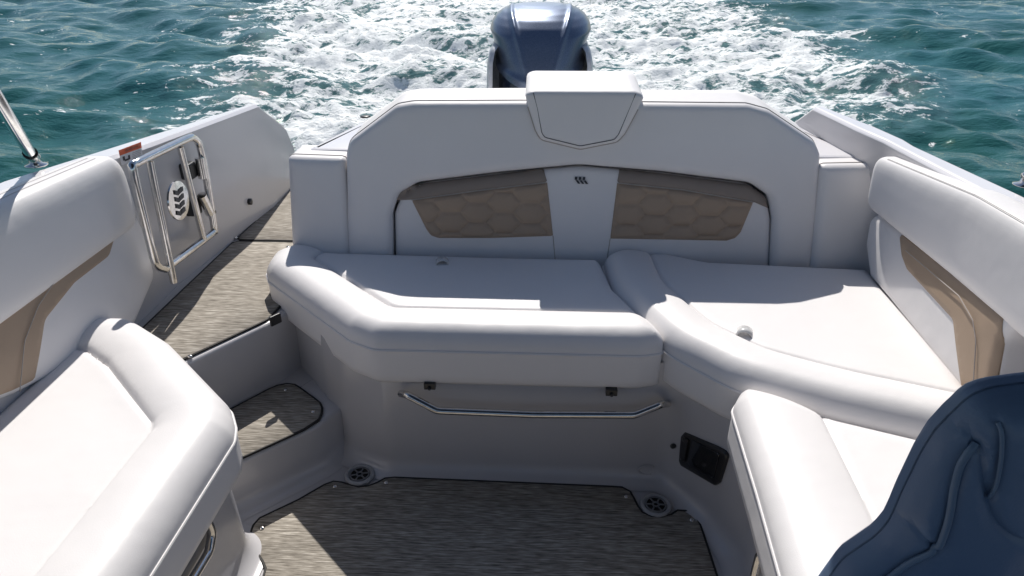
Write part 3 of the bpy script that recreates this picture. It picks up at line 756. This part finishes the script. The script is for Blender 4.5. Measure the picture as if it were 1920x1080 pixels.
# ================================================================== SIDE BOLSTERS
def superell(w, h, n=28, e=0.55):
    out = []
    for k in range(n):
        a = 2 * math.pi * k / n; c_, s_ = math.cos(a), math.sin(a)
        out.append((0.5 * w * math.copysign(abs(c_) ** e, c_), 0.5 * h * math.copysign(abs(s_) ** e, s_)))
    return out
def bolster(name, stations, mat, parent, endr=0.05, e=0.5):
    """stations: (y, x_in_top, x_out, z_top, z_bottom, x_in_bottom); loft with rounded far end"""
    ys = [s[0] for s in stations]; A = np.array(stations, float)
    y = list(np.arange(ys[0], ys[-1] - endr, 0.04)); n0 = len(y)
    y += [ys[-1] - endr + endr * math.sin(a) for a in np.linspace(0, math.pi / 2, 8)]
    V = []; F = []; m_ = 32
    for yy in y:
        v = [np.interp(yy, A[:, 0], A[:, k]) for k in range(6)]
        k = 1.0
        if yy > ys[-1] - endr:
            q = (yy - (ys[-1] - endr)) / endr; k = math.sqrt(max(1 - q * q, 0.0)); k = 1 - (1 - k) * endr / max(0.5 * (v[3] - v[4]), endr)
        zc = 0.5 * (v[3] + v[4]); hh = (v[3] - v[4]); ww = abs(v[1] - v[2]); xc = 0.5 * (v[1] + v[2])
        kx = 1 - (1 - k) * min(1, hh / ww) if ww < hh else k
        for (sx_, sz_) in superell(ww * max(kx, 0.25), hh * k, m_, e):
            x = xc + sx_; z = zc + sz_; t_ = (z - v[4]) / hh
            x += (v[5] - v[1]) * (1 - t_)
            V.append((x, yy, z))
    n = len(y)
    for i in range(n - 1):
        for j in range(m_): l = (j + 1) % m_; F.append((i * m_ + j, i * m_ + l, (i + 1) * m_ + l, (i + 1) * m_ + j))
    F.append(tuple(range(m_))[::-1]); F.append(tuple(range((n - 1) * m_, n * m_)))
    o = link(mesh(V, F), name, mat, parent); return o
# right
sb = thing('side_backrest', (1.2, 1.6, 0.5), 'right side backrest along the gunwale, white bolster above a white and tan pad', 'backrest')
def bpt(st, y, ang, e, lift=0.001):
    A = np.array(st, float); v = [np.interp(y, A[:, 0], A[:, k]) for k in range(6)]
    c_, s_ = math.cos(ang), math.sin(ang); ww = abs(v[1] - v[2]) + 2 * lift; hh = v[3] - v[4] + 2 * lift
    x = 0.5 * (v[1] + v[2]) + 0.5 * ww * math.copysign(abs(c_) ** e, c_); z = 0.5 * (v[3] + v[4]) + 0.5 * hh * math.copysign(abs(s_) ** e, s_)
    return (x + (v[5] - v[1]) * (1 - (z - v[4]) / hh), y, z)
RB = [(0.2, 1.105, 1.235, 0.965, 0.70, 1.115), (1.0, 1.105, 1.235, 0.965, 0.70, 1.115), (1.7, 1.10, 1.22, 0.955, 0.715, 1.112), (2.19, 1.07, 1.19, 0.915, 0.735, 1.08)]
bolster('upper_bolster', RB, M['vinyl'], sb, 0.04, 0.45)
for an in (112, 116): tube('stitching', [bpt(RB, y, R(an), 0.45, 0.0002) for y in np.arange(0.3, 2.15, 0.03)], 0.0011, M['stitch'], sb, 5)
def strip(name, pxpts, xx, mat, parent, r=0.0016, zoff=0):
    tube(name, resample([PX(a, b_, xx) for a, b_ in pxpts], 0.02, False), r, mat, parent, 5)
# lower pad: frame facing -X, leaning out slightly
def side_pad(xb, xt, sign, outline_px, tan_px, parent, flip, r, rt):
    a = np.array([xb, 0, 0.47]); b_ = np.array([xt, 0, 0.72]); fr = Frame(a, (0, 1, 0), b_ - a)
    if fr.N[0] * sign > 0: fr.N = -fr.N
    out = rnd(fr.pxs(outline_px, -0.01), r)
    pillow('lower_pad', out, fr, crown(0.008, 0.05), 0.022, 0.08, M['vinyl'], parent, 0.014, 0.012)
    PBs = resample(out, 0.02)
    def hf(p, d):
        dd = np.where(inside(p, PBs), dist(p, PBs), 0.0)
        e_ = np.where(dd < 0.022, -0.022 + np.sqrt(np.maximum(0.022 ** 2 - (0.022 - np.minimum(dd, 0.022)) ** 2, 0)), 0)
        return e_ + 0.008 * (1 - np.exp(-dd / 0.05)) + 0.003
    pillow('tan_insert', rnd(fr.pxs(tan_px, 0.0), rt), fr, hf, 0.0015, 0.02, M['tan'], parent, 0.012, 0.01, (0.0015, 0.006, 0.012), 0.0)
    return fr
RP = side_pad(1.100, 1.128, 1, [(1668, 560), (1634, 520), (1626, 460), (1634, 410), (1650, 400), (1920, 600), (1888, 640), (1866, 745), (1815, 745)], [(1688, 438), (1885, 590), (1880, 630), (1858, 740), (1806, 727), (1793, 600), (1770, 575), (1705, 505), (1695, 480)], sb, False, [.02, .04, .05, .04, .02, .01, .03, .01, .01], [.005, .01, .02, .01, .01, .03, .05, .05, .02])
q = [RP.px(a, b_, 0.004) for a, b_ in ((1826, 640), (1828, 690), (1822, 740))]
# stitched line where tan wraps the near end
tube('seam', [RP.w(p, 0.013) for p in resample(RP.pxs([(1700, 470), (1800, 555), (1826, 600), (1832, 640), (1826, 735)], 0.01), 0.01, False)], 0.0014, M['thread'], sb, 5)
# left
sb2 = thing('side_backrest', (-1.33, 1.4, 0.5), 'left side backrest next to the ladder with tan and white lower pad', 'backrest')
LB = [(0.2, -1.27, -1.40, 0.975, 0.70, -1.26), (1.0, -1.28, -1.41, 0.975, 0.70, -1.27), (1.6, -1.285, -1.415, 0.96, 0.70, -1.275), (2.03, -1.29, -1.41, 0.94, 0.70, -1.28)]
bolster('upper_bolster', LB, M['vinyl'], sb2, 0.06, 0.5)
for an in (86, 91): tube('stitching', [bpt(LB, y, R(an), 0.5, 0.0002) for y in np.arange(0.3, 1.97, 0.03)], 0.0011, M['stitch'], sb2, 5)
LP = side_pad(-1.275, -1.305, -1, [(250, 400), (272, 440), (288, 520), (250, 610), (105, 700), (25, 740), (-60, 770), (-60, 570)], [(-55, 560), (222, 415), (200, 480), (135, 530), (78, 600), (62, 712), (22, 732), (-52, 760)], sb2, True, [.02, .05, .05, .04, .02, .03, .02, .01], [.0, .01, .05, .05, .05, .01, .02, .02])
tube('seam', [LP.w(p, 0.0135) for p in resample(LP.pxs([(196, 440), (100, 530), (70, 575), (45, 640), (36, 735)], 0.012), 0.01, False)], 0.0013, M['thread'], sb2, 5)
# ================================================================== LADDER
lad = thing('boarding_ladder', (-1.25, 2.1, 0.5), 'folded stainless steel boarding ladder with a round emblem disc on the left inner wall', 'ladder')
XL = -1.235
def LX(px, py, x=XL): return np.array(PX(px, py, x))
loop = rnd([LX(247, 330), LX(362, 252), LX(384, 330), LX(400, 440), LX(300, 506), LX(277, 470)], [.035, .04, .0, .035, .03, .02], 7)
loop = [LX(*p) for p in ((249, 318), (254, 308), (265, 301), (352, 260), (362, 259), (371, 266), (376, 280), (384, 318), (401, 425), (400, 434), (393, 441), (318, 498), (308, 503), (296, 499), (289, 485), (275, 430))]
loop = smoothpath(loop, 0.012, True)
tube('ladder_frame', loop, 0.0130, M['steel'], lad, 14, True)
tube('rung', [LX(281, 303, XL + 0.008), LX(326, 530, XL + 0.008)], 0.0115, M['steel'], lad)
tube('rung', [LX(338, 276, XL + 0.004), LX(382, 449, XL + 0.004)], 0.0115, M['steel'], lad)
fl_ = Frame((XL + 0.02, 2.15, 0.74), (0, -1, 0), (0.0, 0, 1))
if fl_.N[0] < 0: fl_.N = -fl_.N
dc = LX(336, 376, XL + 0.02)
disc = link(mesh(*lathem((XL + 0.012, dc[1], dc[2]), [(0.066, 0), (0.068, 0.004), (0.066, 0.008), (0.05, 0.0095), (0.02, 0.0105)], 36, (1, 0, 0))), 'emblem_disc', M['steel'], lad); smooth_angle(disc, 30)
fd = Frame((XL + 0.0235, dc[1], dc[2]), (0, 1, 0), (0, 0, 1)); 
if fd.N[0] < 0: fd.N = -fd.N
em = emblem(fd, -0.003, -0.004, 0.046, 0.0, disc, R(-12), 4, M['ink'], 0.0012)
for (a, b_) in (((374, 296), (381, 334)), ((378, 366), (394, 400))):
    p0, p1 = LX(*a), LX(*b_); q0, q1 = p0, p1
    clamp = tube('clamp', [p0, p1], 0.017, M['steel'], lad)
    mid = (p0 + p1) / 2
    blk = link(mesh(*boxm((XL - 0.035, mid[1] - 0.03, mid[2]), (0.045, 0.05, 0.06))), 'mounting_block', M['black'], lad, False); bevel(blk, 0.008)
kn = LX(400, 398); link(mesh(*lathem(kn, [(0.006, -0.012), (0.009, -0.006), (0.009, 0.006), (0.004, 0.012)], 12, (0.3, 1, 0))), 'release_pin', M['black'], lad)
# hull screw
sc = PX(470, 378, -1.245)
link(mesh(*lathem((-1.245, sc[1], sc[2]), [(0.014, -0.01), (0.014, 0.004), (0.006, 0.006)], 16, (1, 0, 0))), 'hull_plug', M['black'], boat)
# warning sticker on the wall
def wallx(y): return np.interp(y, [1.7, 2.14, 3.0], [-1.345, -1.352, -1.25])
st_ = thing('warning_label', (-1.36, 2.1, 0.88), 'small warning label with an orange band on the left inner wall above the ladder', 'label')
def on_wall(px, py):
    x = -1.36
    for _ in range(12):
        p = PX(px, py, x)
        xi = np.interp(p[1], [gl0[1], gl1[1], gl2[1]], [-1.36, gl1[0] + 0.095, gl2[0] + 0.045]); xb_ = np.interp(p[1], [gl0[1], gl1[1], gl2[1]], [-1.31, -1.31, -1.235])
        ztp = np.interp(p[1], [gl0[1], gl1[1], gl2[1]], [0.938, 0.908, 0.868]); x = xi + (xb_ - xi) * (ztp - p[2]) / (ztp - (ZD - 0.02)) + 0.003
    return PX(px, py, x)
cs = [on_wall(a, b_) for a, b_ in ((222, 282), (264, 266), (268, 296), (228, 310))]
cs = [np.array(p) for p in cs]
def quadpatch(c4, s0, s1, t0, t1, off):
    f = lambda s_, t_: (c4[0] * (1 - s_) + c4[1] * s_) * (1 - t_) + (c4[3] * (1 - s_) + c4[2] * s_) * t_ + np.array([off, 0, 0])
    return [f(s0, t0), f(s1, t0), f(s1, t1), f(s0, t1)], [(0, 1, 2, 3)]
LBL = cs

# ================================================================== OUTBOARD
def outboard():
    t = thing('outboard_motor', (-0.01, 3.75, -0.3), 'dark blue metallic outboard motor behind the headrest', 'outboard motor')
    cx = -0.003
    def ring(z, hw, y0, y1, e, n=64, dip=0.0, ridge=0.0, rx=0.12):
        out = []; yc = 0.5 * (y0 + y1); hy = 0.5 * (y1 - y0)
        for k in range(n):
            a = 2 * math.pi * k / n; c_, s_ = math.cos(a), math.sin(a)
            x = hw * math.copysign(abs(c_) ** e, c_); y = hy * math.copysign(abs(s_) ** e, s_)
            dz = 0
            if ridge and s_ < 0.3:
                dz = ridge * math.exp(-((abs(x) - rx) / 0.013) ** 2)
            out.append((cx + x, yc + y - dz * 0.7, z + dz + dip * (-s_) if dip else z + dz))
        return out
    def loft(name, rings, mat, par, cap=True):
        n = len(rings[0]); V = [p for r_ in rings for p in r_]; F = []
        for i in range(len(rings) - 1):
            for j in range(n): l = (j + 1) % n; F.append((i * n + j, (i + 1) * n + j, (i + 1) * n + l, i * n + l))
        F.append(tuple(range(n))); F.append(tuple(range((len(rings) - 1) * n, len(rings) * n))[::-1])
        o = link(mesh(V, F), name, mat, par); smooth_angle(o, 50); return o
    # top cowl: rows from crown to rim; front face slopes forward and down, rim dips at the centre front
    prof = [(1.212, 0.03, 3.86, 3.95, 0.9, 0), (1.209, 0.11, 3.77, 4.03, 0.9, .004), (1.200, 0.162, 3.69, 4.12, 0.88, .008), (1.183, 0.205, 3.62, 4.2, 0.84, .011),
            (1.160, 0.237, 3.57, 4.28, 0.80, .013), (1.132, 0.258, 3.53, 4.33, 0.76, .013), (1.108, 0.266, 3.505, 4.36, 0.74, .012), (1.096, 0.268, 3.495, 4.37, 0.73, .012), (1.075, 0.258, 3.48, 4.38, 0.72, .011), (1.04, 0.243, 3.46, 4.4, 0.70, .009), (1.01, 0.230, 3.445, 4.4, 0.68, .006), (0.985, 0.222, 3.435, 4.4, 0.68, .003), (0.965, 0.238, 3.42, 4.4, 0.72, 0), (0.945, 0.242, 3.425, 4.4, 0.74, 0)]
    pa = np.array(prof); u_ = np.r_[0, np.cumsum(np.hypot(np.diff(pa[:, 0]), np.diff(pa[:, 1])))]
    ui = np.linspace(0, u_[-1], 64); prof = [tuple(np.interp(q_, u_, pa[:, k]) for k in range(6)) for q_ in ui]
    rings = []
    for i, (z, hw, y0, y1, e, rg) in enumerate(prof):
        f = (1.212 - z) / (1.212 - 0.945)
        r_ = ring(z, hw, y0, y1, e, 288, 0.0, rg * 0.9, 0.160 - 0.085 * min(1, f * 1.25))
        # rim dips in the middle, rises to the sides
        r_ = [(x, y, zz - (0.10 * f * f) * math.cos(min(1, abs(x - cx) / 0.25) * math.pi / 2) * (1 if y < 3.95 else 0.3)) for x, y, zz in r_]
        rings.append(r_)
    loft('top_cowl', rings, M['cowl'], t)
    low = [(1.0, 0.205, 3.50, 4.36, 0.7), (0.93, 0.215, 3.49, 4.36, 0.7), (0.86, 0.222, 3.48, 4.36, 0.65), (0.7, 0.222, 3.47, 4.33, 0.6), (0.55, 0.20, 3.50, 4.2, 0.6), (0.45, 0.15, 3.55, 4.0, 0.7), (0.1, 0.10, 3.6, 3.9, 0.8), (-0.8, 0.06, 3.65, 3.85, 0.8)]
    loft('lower_cowl', [ring(z, hw, y0, y1, e, 64) for z, hw, y0, y1, e in low], M['cowldark'], t)
    for sg in (-1, 1):
        pl = [(1.035, 0.240, 3.64), (1.015, 0.256, 3.60), (0.96, 0.266, 3.57), (0.80, 0.270, 3.56), (0.6, 0.265, 3.56)]
        V = []; F = []
        for z, x, y in pl:
            for dx_, dy_ in ((-0.030, -0.03), (-0.010, -0.035), (0, 0.0), (0, 0.55), (-0.05, 0.6)): V.append((cx + sg * (x + dx_), y + dy_, z))
        for i in range(len(pl) - 1):
            for j in range(4): F.append((i * 5 + j, i * 5 + j + 1, (i + 1) * 5 + j + 1, (i + 1) * 5 + j))
        F.append((0, 1, 2, 3, 4))
        o = link(mesh(V, F), 'side_panel', M['silver'], t); smooth_angle(o, 50)
    V, F = boxm((cx, 3.50, 0.30), (0.26, 0.22, 0.5)); bevel(link(mesh(V, F), 'mounting_bracket', M['black'], t, False), 0.02)
outboard()

# ================================================================== RAIL, HATCH, FITTINGS
rail = rnd([PY(752, 738, 1.655), PY(765, 741, 1.625), PY(820, 770, 1.60), (0.0, 1.60, PY(1000, 777, 1.60)[2]), PY(1190, 778, 1.60), PY(1240, 758, 1.625), PY(1252, 757, 1.655)], [0, .01, .03, 0, .03, .01, 0], 6, False)
gr = tube('grab_rail', resample(rail, 0.01, False), 0.0115, M['steel'], boat, 12)
for (px, py) in ((805, 729), (1147, 741)):
    c = np.array(PY(px, py, 1.635)); b_ = link(mesh(*merge([boxm((c[0], c[1] + 0.014, c[2] + .004), (0.034, 0.02, 0.022)), lathem((c[0], c[1] + 0.002, c[2]), [(0.006, 0), (0.006, -0.004), (0.003, -0.006)], 10, (0, 1, 0))])), 'cushion_clip', M['black'], boat, False); bevel(b_, 0.003)
# black corner bracket at deck edge
bk = PZ(507, 600, 0.43)
V, F = boxm((bk[0] + 0.008, bk[1] + 0.02, 0.42), (0.010, 0.042, 0.036), Matrix.Rotation(R(-35), 3, 'Z')); o = link(mesh(V, F), 'hinge_bracket', M['black'], boat, False); bevel(o, 0.004)
link(mesh(*lathem((bk[0] + 0.004, bk[1] + 0.02, 0.43), [(0.005, 0), (0.004, 0.004)], 10, (-0.5, -0.8, 0))), 'bracket_screw', M['steel'], boat)
# latch panel on angled wall to the right
A0 = np.array([0.435, 1.635, 0]); A1 = np.array([0.565, 1.40, 0]); fh = Frame(A0, A1 - A0, (0, 0, 1))
if fh.N @ np.array([-1, -1, 0]) < 0: fh.N = -fh.N
hat = thing('latch_panel', tuple(fh.w(fh.px(1312, 862, 0.0), 0)), 'black plastic latch panel mounted on the right side of the seat base', 'latch panel')
ho = fh.pxs([(1277, 812), (1352, 850), (1358, 858), (1343, 908), (1334, 914), (1270, 876), (1266, 866), (1270, 820)], 0.01)
pillow('housing', rnd(ho, 0.008), fh, None, 0.006, 0.03, M['black'], hat, 0.02, 0.006, (0.002, 0.005))
hi = fh.pxs([(1292, 826), (1344, 853), (1333, 900), (1284, 873)], 0.012)
pillow('glossy_face', rnd(hi, 0.005), Frame(fh.O + fh.N * 0.004, fh.U, fh.V) if False else fh, lambda p, d: 0.004 + 0 * d, 0.002, 0.004, M['gloss'], hat, 0.03, 0.006, (0.001,))
hk = fh.pxs([(1276, 822), (1287, 826), (1280, 868), (1271, 862)], 0.012)
pillow('lever', rnd(hk, 0.003), fh, lambda p, d: 0.008 + 0 * d, 0.003, 0.002, M['black'], hat, 0.02, 0.005, (0.001,))
kk = fh.w(fh.px(1266, 835, 0.0), 0.006)
link(mesh(*lathem(kk, [(0.006, -0.006), (0.008, 0.0), (0.007, 0.008), (0.003, 0.011)], 14, tuple(fh.N))), 'knob', M['black'], hat)
# embossed round cap on the front wall
ec = PY(1214, 883, 1.655)
link(mesh(*tubemesh([(ec[0] + 0.028 * math.cos(a), 1.655 - 0.0, ec[2] + 0.018 * math.sin(a) + 0.004) for a in np.linspace(0.8, 5.2, 20)], 0.0022, 6)), 'embossed_mark', M['gel'], boat)
# chrome handles under the near seats
def chandle(pts, label):
    p = tube('base_handle', resample(rnd(pts, 0.02, 6, False), 0.01, False), 0.011, M['steel'], boat, 12); p['label'] = label
hl = -0.765
chandle([PX(383, 962, hl), PX(398, 1000, hl + 0.0), PX(392, 1035, hl), PX(362, 1085, hl), PX(330, 1140, hl)], 'chrome handle on the left seat base')
chandle([(0.565, PX(1432, 1030, 0.535)[1], PX(1432, 1030, 0.535)[2])] + [PX(1425, 1040, 0.535), PX(1416, 1075, 0.535), PX(1412, 1120, 0.535)], 'chrome handle on the right seat base')
rc = [PX(a, b_, -0.786) for a, b_ in ((378, 975), (392, 1010), (345, 1090), (300, 1090))]
V = [(-0.7845, p[1], p[2]) for p in rc]; link(mesh(V + [(-0.80, v[1], v[2]) for v in V], [(0, 1, 2, 3), (0, 4, 5, 1), (1, 5, 6, 2), (2, 6, 7, 3), (3, 7, 4, 0)]), 'recess_shade_plate', M['grille'], boat, False)  # flat dark plate, its colour stands for the shade inside the opening

# ================================================================== CAPTAIN'S CHAIR
YC = 0.50
fc = Frame((0, YC, 0.9), (1, 0, 0), (0, -0.10, 1))
if fc.N[1] > 0: fc.N = -fc.N
chair = thing('helm_chair', (0.5, 0.62, 0.0), 'dark blue upholstered helm chair seen from behind at the lower right', 'chair')
co = fc.pxs([(1540, 1080), (1574, 1033), (1636, 990), (1658, 964), (1668, 944), (1684, 905), (1717, 836), (1742, 795), (1772, 762), (1786, 750), (1807, 728), (1847, 713), (1920, 703), (1990, 700)], -0.055)
mxx = fc.px(1990, 700, -0.055)[0]
cm = [(2 * mxx - p[0], p[1]) for p in co[::-1]][1:]
low = [(cm[-1][0] + 0.03, cm[-1][1] - 0.18), (co[0][0] - 0.03, co[0][1] - 0.18)]
chout = rnd(co + cm + low, 0.02)
RC = 0.035
def cpx(pts):
    out = []; rs_ = resample(chout, 0.01)
    for a, b_ in pts:
        h_ = -0.02
        for _ in range(30):
            q = np.array([fc.px(a, b_, h_)]); d = max(dist(q, rs_)[0], 0.008) if inside(q, rs_)[0] else 0.008
            t_ = (-RC + math.sqrt(max(RC ** 2 - (RC - min(d, RC)) ** 2, 0)) if d < RC else 0.0) + 0.02 * (1 - math.exp(-d / 0.08)) - 0.012
            h_ = 0.6 * h_ + 0.4 * t_
        if inside(q, rs_)[0] and dist(q, rs_)[0] > 0.006: out.append(tuple(q[0]))
    return out
def seamline(pts): return smoothpath(cpx(pts), 0.005)
sA = seamline([(1797, 792), (1808, 800), (1821, 815), (1837, 840), (1845, 876), (1852, 917), (1868, 974), (1896, 1007), (1930, 1022), (1990, 1030)])
sB = seamline([(1837, 842), (1817, 850), (1801, 876), (1790, 917), (1782, 966), (1770, 1007), (1756, 1033), (1717, 1052), (1676, 1080), (1650, 1100)])
sC = seamline([(1828, 752), (1846, 757), (1862, 775), (1871, 792), (1878, 811), (1878, 852), (1870, 901), (1860, 941)])
sD = seamline([(1662, 966), (1684, 970), (1717, 990), (1756, 1033)])
ctr = np.array([mxx, 0])
def chf(p, d):
    h = 0.02 * (1 - np.exp(-d / 0.08)) - 0.012
    for s_, w_, a in ((sA, 0.004, 0.006), (sB, 0.005, 0.005), (sC, 0.004, 0.004), (sD, 0.003, 0.004)):
        h = h - a * np.exp(-(dist(p, s_, False) / w_) ** 2)
    # puffed side panels
    return h
ex = []
for s_ in (sA, sB, sC, sD):
    T_ = np.gradient(s_, axis=0); T_ /= np.linalg.norm(T_, axis=1, keepdims=True); n_ = np.stack([-T_[:, 1], T_[:, 0]], 1)
    ex += [s_, s_ + n_ * 0.003, s_ - n_ * 0.003, s_ + n_ * 0.007, s_ - n_ * 0.007]
o, B, hb = pillow('backrest', chout, fc, chf, RC, 0.065, M['navy'], chair, 0.008, 0.01, extra=np.vstack(ex))
def csurf(p): 
    d = dist(p, B); e = np.where(d < RC, -RC + np.sqrt(np.maximum(RC ** 2 - (RC - np.minimum(d, RC)) ** 2, 0)), 0); return e + chf(p, d)
for s_, w_ in ((sB, 0.0048), (sC, 0.0026)):
    hh = csurf(s_) + 0.004
    tube('piping', [fc.w(p, h_) for p, h_ in zip(s_, hh)], w_ * 0.75, M['navypipe'], chair, 8)
# seat, post and base so that the chair is complete
seatc = pillow('seat', rnd([(mxx - 0.26, YC + 0.02), (mxx + 0.26, YC + 0.02), (mxx + 0.25, YC - 0.40), (mxx - 0.25, YC - 0.40)], 0.06), flat(0.68), crown(0.01), 0.04, 0.14, M['navy'], chair, 0.03, 0.02)
link(mesh(*lathem((mxx, YC - 0.18, 0.0), [(0.15, 0.0), (0.15, 0.015), (0.045, 0.03), (0.04, 0.54), (0.12, 0.55)], 24)), 'pedestal', M['steel'], chair)

# ================================================================== CANOPY (overhead, with the poles seen at the gunwales)
bim = thing('bimini_top', (0, 0.2, 0.95), 'overhead canvas boat canopy held by slim steel poles standing on the gunwales', 'canopy')
V = []; F = []; nx, ny = 14, 10
YA, YBk = 1.66, -1.6
for k in (0, 1):
    for i in range(nx + 1):
        for j in range(ny + 1):
            x = -1.32 + 2.64 * i / nx; y = YBk + (YA - YBk) * j / ny
            V.append((x, y, 2.03 + 0.12 * (1 - (x / 1.32) ** 2) - 0.012 * k - 0.02 * math.sin(math.pi * j / ny * 3) ** 2))
q = (nx + 1) * (ny + 1)
for i in range(nx):
    for j in range(ny):
        a = i * (ny + 1) + j; F.append((a, a + ny + 1, a + ny + 2, a + 1)); F.append((q + a, q + a + 1, q + a + ny + 2, q + a + ny + 1))
link(mesh(V, F), 'canopy_fabric', M['canvas'], bim)
def pole(pb, pt, label):
    pb = np.array(pb); pt = np.array(pt); d = (pt - pb) / np.linalg.norm(pt - pb)
    o = tube('canopy_pole', [pb + d * 0.055, pt], 0.0150, M['steel'], bim, 14); o['label'] = label
    tube('pole_end', [pb + d * 0.02, pb + d * 0.075], 0.0170, M['steel'], bim, 14)
    tube('pole_ring', [pb + d * 0.074, pb + d * 0.080], 0.0190, M['black'], bim, 14)
    link(mesh(*merge([lathem((pb[0], pb[1], pb[2] - 0.012), [(0.030, 0), (0.030, 0.004), (0.016, 0.008), (0.010, 0.03)], 20), tubemesh([pb + np.array([-0.016, 0, 0.016]), pb + np.array([0.016, 0, 0.016])], 0.008, 10)])), 'pole_base', M['steel'], bim)
pole(PZ(66, 303, 0.96), np.array(PY(-80, 58, 1.30)), 'left pole leaning inward from the gunwale')
pole(PZ(1925, 340, 0.96), (1.20, 0.7, 2.06), 'right pole')

# labels printed on the sticker
f_, g_ = [], []
def patch(name, rect, off, mat): 
    v, f = quadpatch(LBL, *rect, off); return link(mesh(v, f), name, mat, st_, False)
patch('label_sheet', (0, 1, 0, 1), 0.0, M['paper'])
patch('warning_band', (0, 1, 0, 0.36), 0.0006, M['orange'])
def textmesh(s):
    cu = bpy.data.curves.new('t', 'FONT'); cu.body = s; cu.size = 1; ob = bpy.data.objects.new('t', cu); S.collection.objects.link(ob)
    dg = bpy.context.evaluated_depsgraph_get(); dg.update(); me = bpy.data.meshes.new_from_object(ob.evaluated_get(dg)); bpy.data.objects.remove(ob); return me
def puttext(s, s0, s1, t0, t1, off, name, mat):
    me = textmesh(s); xs = [v.co.x for v in me.vertices]; ys = [v.co.y for v in me.vertices]
    if not xs: return
    x0, x1, y0, y1 = min(xs), max(xs), min(ys), max(ys)
    for v in me.vertices:
        a = s0 + (s1 - s0) * (v.co.x - x0) / (x1 - x0); b_ = t1 - (t1 - t0) * (v.co.y - y0) / (y1 - y0)
        p = (LBL[0] * (1 - a) + LBL[1] * a) * (1 - b_) + (LBL[3] * (1 - a) + LBL[2] * a) * b_; v.co = (p[0] + off, p[1], p[2])
    me.materials.clear(); link(me, name, mat, st_, False)
puttext('WARNING', 0.25, 0.9, 0.08, 0.28, 0.0012, 'warning_text', M['ink'])
v, f = merge([quadpatch(LBL, 0.52, 0.95, t0, t0 + 0.04, 0.0008) for t0 in (0.46, 0.56, 0.66, 0.76, 0.86)])
link(mesh(v, f), 'small_print', M['grate'], st_, False)
v, f = merge([quadpatch(LBL, 0.10, 0.20, 0.48, 0.75, 0.0008), quadpatch(LBL, 0.16, 0.34, 0.70, 0.82, 0.0008), quadpatch(LBL, 0.34, 0.42, 0.52, 0.80, 0.0008)])
link(mesh(v, f), 'pictogram', M['ink'], st_, False)
